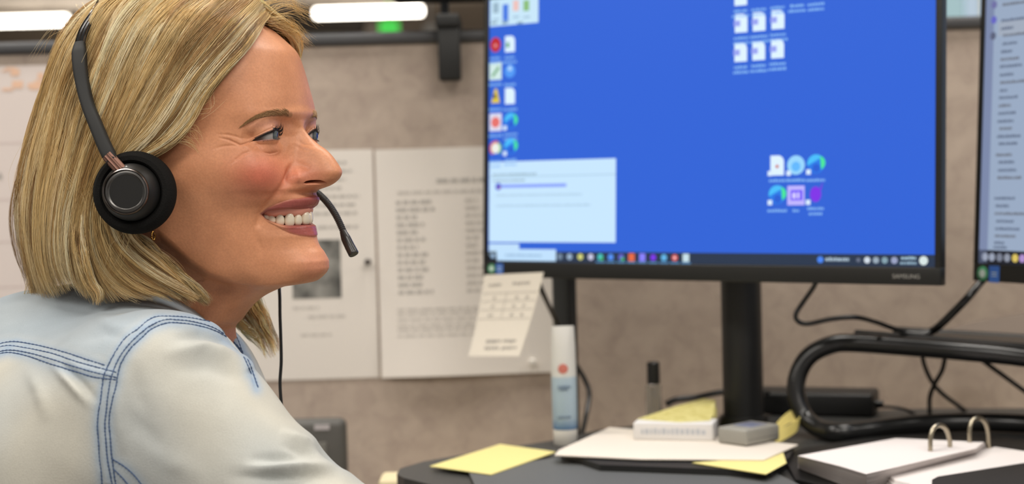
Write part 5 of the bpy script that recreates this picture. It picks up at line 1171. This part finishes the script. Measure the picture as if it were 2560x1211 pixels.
# pull the outline of the sleeve to its bulges and hollows
OUT = [(450, 742), (520, 757), (560, 788), (590, 818), (622, 862), (650, 900), (668, 945), (700, 998), (730, 1040), (770, 1080), (798, 1106), (806, 1138), (850, 1162), (905, 1211)]
def project2(Vv): return project(Vv)
sx, sy = project(SV)
sgn = 1 if (SN[np.argmin(SV[:, 1])] @ np.array([0, -1, 0])) > 0 else -1; SN = SN * sgn
facing = (SN @ (CAM - SV).T if False else np.einsum('ij,ij->i', SN, CAM - SV)) > 0
L5 = lambda pts, o=(0, 700), k=2.371: [(o[0] + x / k, o[1] + y / k) for x, y in pts]
YA = L5([(-60, 398), (20, 375), (100, 368), (250, 395), (400, 435), (520, 475), (640, 512)])
YB = L5([(-60, 418), (40, 392), (150, 405), (300, 435), (450, 485), (560, 515), (690, 550)])
YC = L5([(-60, 440), (50, 418), (160, 432), (300, 470), (450, 518), (560, 550), (690, 580)])
YD = L5([(-60, 452), (50, 432), (170, 455), (300, 500), (450, 545), (560, 578), (690, 594)])
AO = L5([(1440, 440), (1395, 330), (1330, 275), (1250, 250), (1138, 228), (1040, 218), (930, 220), (880, 240), (820, 290), (740, 350), (690, 420), (650, 490), (620, 560), (605, 640), (595, 730), (582, 800), (578, 880), (585, 960), (590, 1050), (600, 1130), (606, 1230)])
AM = L5([(1490, 560), (1440, 450), (1380, 365), (1310, 310), (1240, 275), (1138, 248), (1040, 238), (980, 238), (900, 268), (840, 312), (770, 378), (715, 450), (680, 520), (655, 600), (640, 690), (632, 760), (622, 850), (628, 960), (640, 1080), (668, 1230)])
AI = L5([(1530, 640), (1470, 480), (1400, 385), (1320, 325), (1240, 290), (1138, 266), (1000, 256), (900, 292), (840, 345), (770, 412), (715, 500), (700, 560), (685, 640), (660, 740), (646, 850), (655, 950), (662, 1050), (688, 1230)])
DG = L5([(660, 1060), (740, 1110), (800, 1165), (850, 1230)]); DG2 = L5([(676, 1125), (730, 1180), (770, 1230)])
amt = np.zeros(len(SV))
def ridge(pl, a, wd, tp=.38):
    global amt
    if wd >= 10: a *= 1.6
    d, t = poly_dist(sx, sy, pl); amt = amt + np.where(facing, a * np.exp(-(d / wd) ** 2) * np.clip(np.minimum(t, 1 - t) / tp, 0, 1), 0)
for pl in (AO, AM, AI): ridge(pl, -.9, 3.2, .01)
ridge([(0.5 * (a[0] + b[0]), .5 * (a[1] + b[1])) for a, b in zip(smooth(AO, 40), smooth(AI, 40))], 1.3, 13, .01)
for pl in (YA, YB, YC, YD): ridge(pl, -.5, 3, .01)
ridge(YC, .9, 14, .01)
ridge([(600, 1172), (690, 1172), (770, 1168), (848, 1160)], 3.2, 14); ridge([(560, 1192), (690, 1196), (790, 1190), (860, 1196)], -3.5, 16); ridge([(620, 1150), (720, 1146), (800, 1140)], -1.8, 12)
ridge([(400, 888), (450, 878), (512, 868), (576, 888), (632, 930)], 2.6, 18); ridge([(430, 850), (500, 838), (560, 852), (615, 895)], -2.6, 14); ridge([(420, 925), (520, 915), (600, 940), (650, 985)], -1.6, 20)
ridge([(120, 905), (180, 962), (236, 1028)], 2.0, 12); ridge([(150, 900), (205, 960), (246, 1010)], -1.8, 10); ridge([(60, 910), (100, 980), (120, 1060)], 1.4, 18)
ridge([(700, 1075), (750, 1098), (800, 1112)], 2.2, 12); ridge([(700, 1110), (750, 1128), (798, 1138)], -1.6, 10); ridge([(330, 1080), (420, 1150), (520, 1200)], 1.2, 26); ridge([(300, 1010), (380, 1100), (440, 1170)], -1.2, 24)
ridge([(160, 830), (240, 800), (330, 812)], 1.4, 16); ridge([(180, 860), (260, 830), (320, 846)], -1.2, 14); ridge([(290, 960), (300, 1050), (310, 1140)], 1.5, 16); ridge([(330, 900), (345, 990), (380, 1060)], -1.0, 20)
bx3 = lambda f, s0: np.sin(SV @ (np.array([f[0], f[1], f[2]])) + s0)
amt += .5 * bx3((60, 20, 90), 1) * bx3((-30, 50, 45), 2) + .3 * bx3((120, -40, 80), 0) * bx3((20, 90, -70), 3)
for x, y, Y_, a, wd in ((822, 1142, 1.087, -8.5, .013), (798, 1100, 1.093, 2.2, .012), (858, 1166, 1.086, 1.5, .014), (745, 1052, 1.099, -3.0, .030)):
    amt += a * np.exp(-(np.linalg.norm(SV - at(x, y, Y_), axis=1) / wd) ** 2)
SV = SV + SN * (amt * MM)[:, None]
dA = np.minimum.reduce([poly_dist(sx, sy, pl)[0] for pl in (AO, AM, AI, DG, DG2)]); dY = np.minimum.reduce([poly_dist(sx, sy, pl)[0] for pl in (YA, YB, YC, YD)])
yoke = np.where(facing, poly_sd(sx, sy, YA[:-1] + [(x, y) for x, y in AO[::-1] if y < 920] + [(700, 700), (-60, 640)]), -50)
tint = np.ones((len(SV), 4)) * np.array(srgb(200, 197, 185))
def mx2(C, col, a): return C * (1 - a[:, None]) + np.array(srgb(col)) * a[:, None]
tint = mx2(tint, (154, 172, 188), .75 * sstep(-5, 30, yoke))
pn = np.clip(.55 + .5 * np.sin(SV @ np.array([310., 140., 260.])) * np.sin(SV @ np.array([-120., 200., 330.]) + 1), 0, 1)
tint = mx2(tint, (122, 148, 182), .85 * pn * facing * np.exp(-(np.minimum(dA, dY) / 7) ** 2)); tint = mx2(tint, (158, 180, 202), .7 * facing * np.exp(-(np.minimum(dA, dY) / 16) ** 2))
bl = sum(np.sin(SV @ np.array(k) + q) for k, q in (((35, 12, 22), 0), ((-18, 30, 41), 1.3), ((52, -25, -30), 2.1), ((80, 60, 20), .4))) / 4
tint = mx2(tint, (170, 178, 182), np.clip(.3 + bl * .6, 0, .6)); tint[:, 3] = 1
dm = attr_mat('faded_denim', .85, spec=.15, sheen=.15)
nt = dm.node_tree; b = nt.nodes['Principled BSDF']; tc = nt.nodes.new('ShaderNodeTexCoord'); mp = nt.nodes.new('ShaderNodeMapping'); mp.inputs['Rotation'].default_value = (.3, .5, .7); mp.inputs['Scale'].default_value = (1, 2.2, 1)
n1 = nt.nodes.new('ShaderNodeTexNoise'); n1.inputs['Scale'].default_value = 950; n1.inputs['Detail'].default_value = 3
n2 = nt.nodes.new('ShaderNodeTexNoise'); n2.inputs['Scale'].default_value = 34; n2.inputs['Detail'].default_value = 6
mx_ = nt.nodes.new('ShaderNodeMix'); mx_.data_type = 'RGBA'; mx_.blend_type = 'MULTIPLY'; rr_ = nt.nodes.new('ShaderNodeMapRange'); rr_.inputs[1].default_value = .3; rr_.inputs[2].default_value = .7; rr_.inputs[3].default_value = .86; rr_.inputs[4].default_value = 1.04
ad = nt.nodes.new('ShaderNodeMath'); ad.operation = 'ADD'; ml = nt.nodes.new('ShaderNodeMath'); ml.operation = 'MULTIPLY'; ml.inputs[1].default_value = .5
at_ = [n for n in nt.nodes if n.type == 'ATTRIBUTE'][0]
nt.links.new(tc.outputs['Object'], mp.inputs[0]); nt.links.new(mp.outputs[0], n1.inputs['Vector']); nt.links.new(tc.outputs['Object'], n2.inputs['Vector'])
nt.links.new(n1.outputs['Fac'], ad.inputs[0]); nt.links.new(n2.outputs['Fac'], ad.inputs[1]); nt.links.new(ad.outputs[0], ml.inputs[0]); nt.links.new(ml.outputs[0], rr_.inputs[0])
mx_.inputs[0].default_value = 1; nt.links.new(at_.outputs['Color'], mx_.inputs[6]); nt.links.new(rr_.outputs[0], mx_.inputs[7]); nt.links.new(mx_.outputs[2], b.inputs['Base Color'])
bp_ = nt.nodes.new('ShaderNodeBump'); bp_.inputs['Strength'].default_value = .35; bp_.inputs['Distance'].default_value = .0006; nt.links.new(n1.outputs['Fac'], bp_.inputs['Height']); nt.links.new(bp_.outputs[0], b.inputs['Normal'])
if sgn < 0: SF = SF[:, ::-1]
shirt = wmesh('shirt', SV, SF, dm); set_tint(shirt.data, tint)
SHB = BVHTree.FromPolygons(SV.tolist(), SF.tolist())
def cast(bvh, px, py):
    d = ray(px, py); d = d / np.linalg.norm(d); h = bvh.ray_cast(Vector(CAM), Vector(d)); return (np.array(h[0]), np.array(h[1])) if h[0] else (None, None)
# stitching: short thread stitches along the seams
for nm, group_ in (('armhole_stitching', (AO,)), ('armhole_stitching', (AM,)), ('armhole_stitching', (AI,)), ('yoke_stitching', (YA, YB, YC, YD)), ('gusset_stitching', (DG, DG2))):
    st = MB()
    for pl in group_:
        q = smooth(pl, 400); L = np.r_[0, np.cumsum(np.linalg.norm(np.diff(q, axis=0), axis=1))]; s0 = 0
        while s0 < L[-1] - 9:
            seg_ = []
            for e in (0, 4.6, 9.2):
                x, y = np.interp(s0 + e, L, q[:, 0]), np.interp(s0 + e, L, q[:, 1]); h, n = cast(SHB, x, y)
                if h is not None: seg_.append(h + n * (.00018 if e == 4.6 else -.00005))
            if len(seg_) == 3 and np.linalg.norm(seg_[0] - seg_[2]) < .012: st.tube(np.array(seg_), [.0004, .00058, .0004], 5, cap=False)
            s0 += 9.6
    st.v = [tuple(np.array(p) - np.array(PI)) for p in st.v]
    st.build(nm, mat('indigo_thread', (70, 90, 124), .8), shirt)
# ------------------------------------------------------------------ headset
BLK = mat('soft_black_rubber', (34, 34, 33), .62, spec=.35); FOAM = mat('black_foam', (30, 29, 28), .95, spec=.1, bump=(900, .6)); CUPM = mat('cup_black', (26, 25, 24), .5, spec=.4)
CHR = mat('dark_chrome', (120, 112, 108), .18, metal=1); COP = mat('rose_copper', (158, 120, 106), .34, metal=1); DISC = mat('turned_metal', (104, 102, 100), .32, metal=.9)
hs = thing('headset', 'black on-ear headset with boom microphone worn over the blonde hair', 'headset', tuple(hp(338, 482, 84)))
HSO = np.array(hs.location)
def hb(mbx, name, mats, parent=None):
    mbx.v = [tuple(np.array(p) - HSO) for p in mbx.v]; return mbx.build(name, mats, parent or hs)
CA = np.array([-.077, -.995, .05]); CA /= np.linalg.norm(CA); CU_ = np.cross(CA, HZ); CU_ /= np.linalg.norm(CU_); CV_ = np.cross(CU_, CA)
CC = hp(338, 482, 93)
def cup(C, Ax, flip=False):
    U_ = np.cross(Ax, HZ); U_ /= np.linalg.norm(U_); V_ = np.cross(U_, Ax); Mx = frame(C, V_, U_, Ax)
    if np.linalg.det(np.array(Mx.to_3x3())) < 0: Mx = frame(C, U_, V_, Ax)
    m1 = MB(); m1.lathe([(.001, -.010), (.022, -.010), (.0268, -.0075), (.0286, -.003), (.0288, .002), (.0278, .0065), (.0252, .0095), (.0222, .0098), (.0205, .0080), (.0200, .003), (.001, .003)], Mx, 72); ec = hb(m1, 'ear_cushion', FOAM)
    m2 = MB(); m2.lathe([(.001, .003), (.0199, .003), (.0200, .0075), (.0195, .0120), (.0182, .0165), (.0168, .0195), (.0160, .0205), (.001, .0205)], Mx, 72); ecup = hb(m2, 'ear_cup', CUPM)
    m3 = MB(); m3.lathe([(.001, .0195), (.0158, .0195), (.0160, .0212), (.0156, .0222), (.0150, .0224), (.0146, .0216), (.0144, .0195)], Mx, 72); hb(m3, 'trim_ring', CHR, ecup)
    m4 = MB(); m4.lathe([(.001, .0196), (.0144, .0196), (.0143, .0213), (.0130, .0216), (.0122, .0207), (.0115, .0204), (.001, .0201)], Mx, 72); hb(m4, 'cap_disc', DISC, ecup)
    return ecup
ecN = cup(CC, CA)
ecF = cup(mirror(CC[None])[0], CA - 2 * (CA @ HN) * HN)
mled = MB(); q = on_plane(316, 417, CC + CA * .0192, CA); mled.lathe([(.0001, -.0006), (.0006, -.0003), (.0006, .0002), (.0001, .0005)], frame(q, CU_, CV_, CA), 10); hb(mled, 'led', mat('led_white', (240, 240, 235), .3), ecN)
# slider and band, near side, then mirrored
p0, p1 = on_plane(303, 426, CC + CA * .0175, CA), on_plane(268, 388, CC + CA * .0165, CA)
sl_ = MB(); ax = p1 - p0; Ls = np.linalg.norm(ax); ax /= Ls
U_ = np.cross(ax, CA); U_ /= np.linalg.norm(U_); n_ = 20; prof = []
V_ = []; 
for zz in np.linspace(-.001, Ls, 8):
    for k in range(40):
        a = 2 * np.pi * k / 40; r = .0036 + .0003 * math.cos(a * 10); V_.append(p0 + ax * zz + r * (math.cos(a) * U_ * 1.08 + math.sin(a) * CA * .8))
F_ = [(i * 40 + j, i * 40 + (j + 1) % 40, (i + 1) * 40 + (j + 1) % 40, (i + 1) * 40 + j) for i in range(7) for j in range(40)] + [tuple(range(40))[::-1], tuple(280 + j for j in range(40))]
V_ = np.array(V_)
sl_.add(V_, F_, 0, True); hb(sl_, 'slider', COP)
sl2 = MB(); sl2.add(mirror(V_), [f[::-1] for f in F_], 0, True); hb(sl2, 'slider', COP)
def sweep(path, half, thick, nrm):
    """rounded flat section swept along a path; half-widths and normals per point"""
    T = np.gradient(path, axis=0); T /= np.linalg.norm(T, axis=1)[:, None]; nrm = nrm - (nrm * T).sum(1)[:, None] * T; nrm /= np.linalg.norm(nrm, axis=1)[:, None]; S_ = np.cross(T, nrm)
    n = 28; a = np.linspace(0, 2 * np.pi, n, endpoint=False); ca, sa = np.sign(np.cos(a)) * np.abs(np.cos(a)) ** .6, np.sign(np.sin(a)) * np.abs(np.sin(a)) ** .8
    V = path[:, None] + (half[:, None] * ca[None])[..., None] * S_[:, None] + (thick[:, None] * sa[None])[..., None] * nrm[:, None]
    F = [(i * n + j, i * n + (j + 1) % n, (i + 1) * n + (j + 1) % n, (i + 1) * n + j) for i in range(len(path) - 1) for j in range(n)] + [tuple(range(n))[::-1], tuple((len(path) - 1) * n + j for j in range(n))]
    return V.reshape(-1, 3), F
BP = [(281, 404, 111), (262, 366, 106.5), (241, 316, 100), (221, 266, 92.5), (208, 216, 85), (200, 165, 77.5), (199, 118, 69), (207, 84, 63), (221, 57, 56), (238, 33, 47), (252, 12, 35), (261, -4, 18), (265, -10, 0)]
pts = [hp(x, y, Y_) for x, y, Y_ in BP]
pts = np.array(pts); allp = np.vstack([pts, mirror(pts[:-1])[::-1]]); PB = smooth(allp, 240)
ctr = wld(-.06, 0., -.03); on = PB - ctr; on -= (on @ HF)[:, None] * HF * .8; on /= np.linalg.norm(on, axis=1)[:, None]
qx, qy = project(PB); side_ = (PB - HO) @ HN
kpad = int(np.argmax(qy[:120] < 104)) 
def pad(a, b, e0, e1):
    n = b - a; t = np.linspace(0, 1, n); half = np.interp(t, [0, .06, .5, .92, 1], e0); th = np.interp(t, [0, .06, .5, .92, 1], e1); return half, th
h_, t_ = pad(0, kpad, [.0040, .0050, .0046, .0054, .0040], [.0028, .0036, .0040, .0040, .0026])
V_, F_ = sweep(PB[:kpad], h_, t_, on[:kpad]); m5 = MB(); m5.add(V_, F_, 0, True); hb(m5, 'band_pad', BLK)
m5 = MB(); m5.add(mirror(V_), [f[::-1] for f in F_], 0, True); hb(m5, 'band_pad', BLK)
mid = PB[kpad - 3:240 - kpad + 3]; om = on[kpad - 3:240 - kpad + 3]; nn = len(mid)
V_, F_ = sweep(mid, np.full(nn, .0040), np.full(nn, .0013), om); m6 = MB(); m6.add(V_, F_, 0, True); hbd = hb(m6, 'headband', mat('band_black_metal', (40, 40, 42), .3, metal=.6))
for o_ in (-.0032, 0, .0032):
    S_ = np.cross(np.gradient(mid, axis=0), om); S_ /= np.linalg.norm(S_, axis=1)[:, None]; m7 = MB(); m7.tube(mid + S_ * o_ + om * .0012, .0006, 6); hb(m7, 'wire_rail', CHR, hbd)
# boom microphone on the far side
CF = mirror(CC[None])[0]; AF = CA - 2 * (CA @ HN) * HN
bm_pts = smooth(np.vstack([[CF + AF * .012], hp(np.array([660, 730, 772, 790, 806, 822, 838, 851, 861]), np.array([500, 478, 474, 481, 494, 512, 536, 562, 586]), np.array([-84, -74, -64, -58, -54, -50.5, -47.5, -45, -43]))]), 150)
m8 = MB(); rr_b = .0024 + .00032 * np.sin(np.arange(600) * .9); bp6 = smooth(bm_pts, 600); m8.tube(bp6, rr_b, 14); boom = hb(m8, 'microphone_boom', mat('gooseneck', (58, 56, 54), .38, spec=.5))
mt = smooth(hp(np.array([857, 865, 874, 885]), np.array([578, 597, 616, 637]), np.array([-43.5, -42.2, -41, -39.5])), 30)
m9 = MB(); m9.tube(mt, np.interp(np.linspace(0, 1, 30), [0, .12, .3, .97, 1], [.0025, .0030, .0037, .0040, .0036]), 24); hb(m9, 'microphone_tip', mat('mic_plastic', (48, 46, 44), .32, spec=.5), boom)
cab = smooth(np.vstack([[CF + AF * .008 - HZ * .027], hp(np.array([668, 694, 699, 700, 702, 703, 700, 704]), np.array([640, 690, 735, 790, 850, 905, 960, 1020]), np.array([-88, -84, -80, -78, -76, -74, -72, -70]))]), 120)
m10 = MB(); m10.tube(cab, .00135, 10); hb(m10, 'cable', mat('cable_black', (16, 16, 16), .3, spec=.6))
# ------------------------------------------------------------------ earring
h, n = cast(HBVH, 386, 584); q = h + n * .0022
er = MB(); ring = []
for k in range(14):
    a = 2 * np.pi * k / 14; c = q + .0030 * (math.sin(a) * HZ + math.cos(a) * (HN * .90 + HF * .12)); Mx = Matrix.Translation(Vector(c - q)); er.lathe([(.0001, -.0007), (.0006, -.0005), (.0008, 0), (.0006, .0005), (.0001, .0007)], Mx, 8)
eo = er.build('earring', mat('gold', (226, 178, 96), .22, metal=1)); eo.location = Vector(q); tag(eo, 'tiny beaded gold hoop earring below the black ear cushion', 'earring')
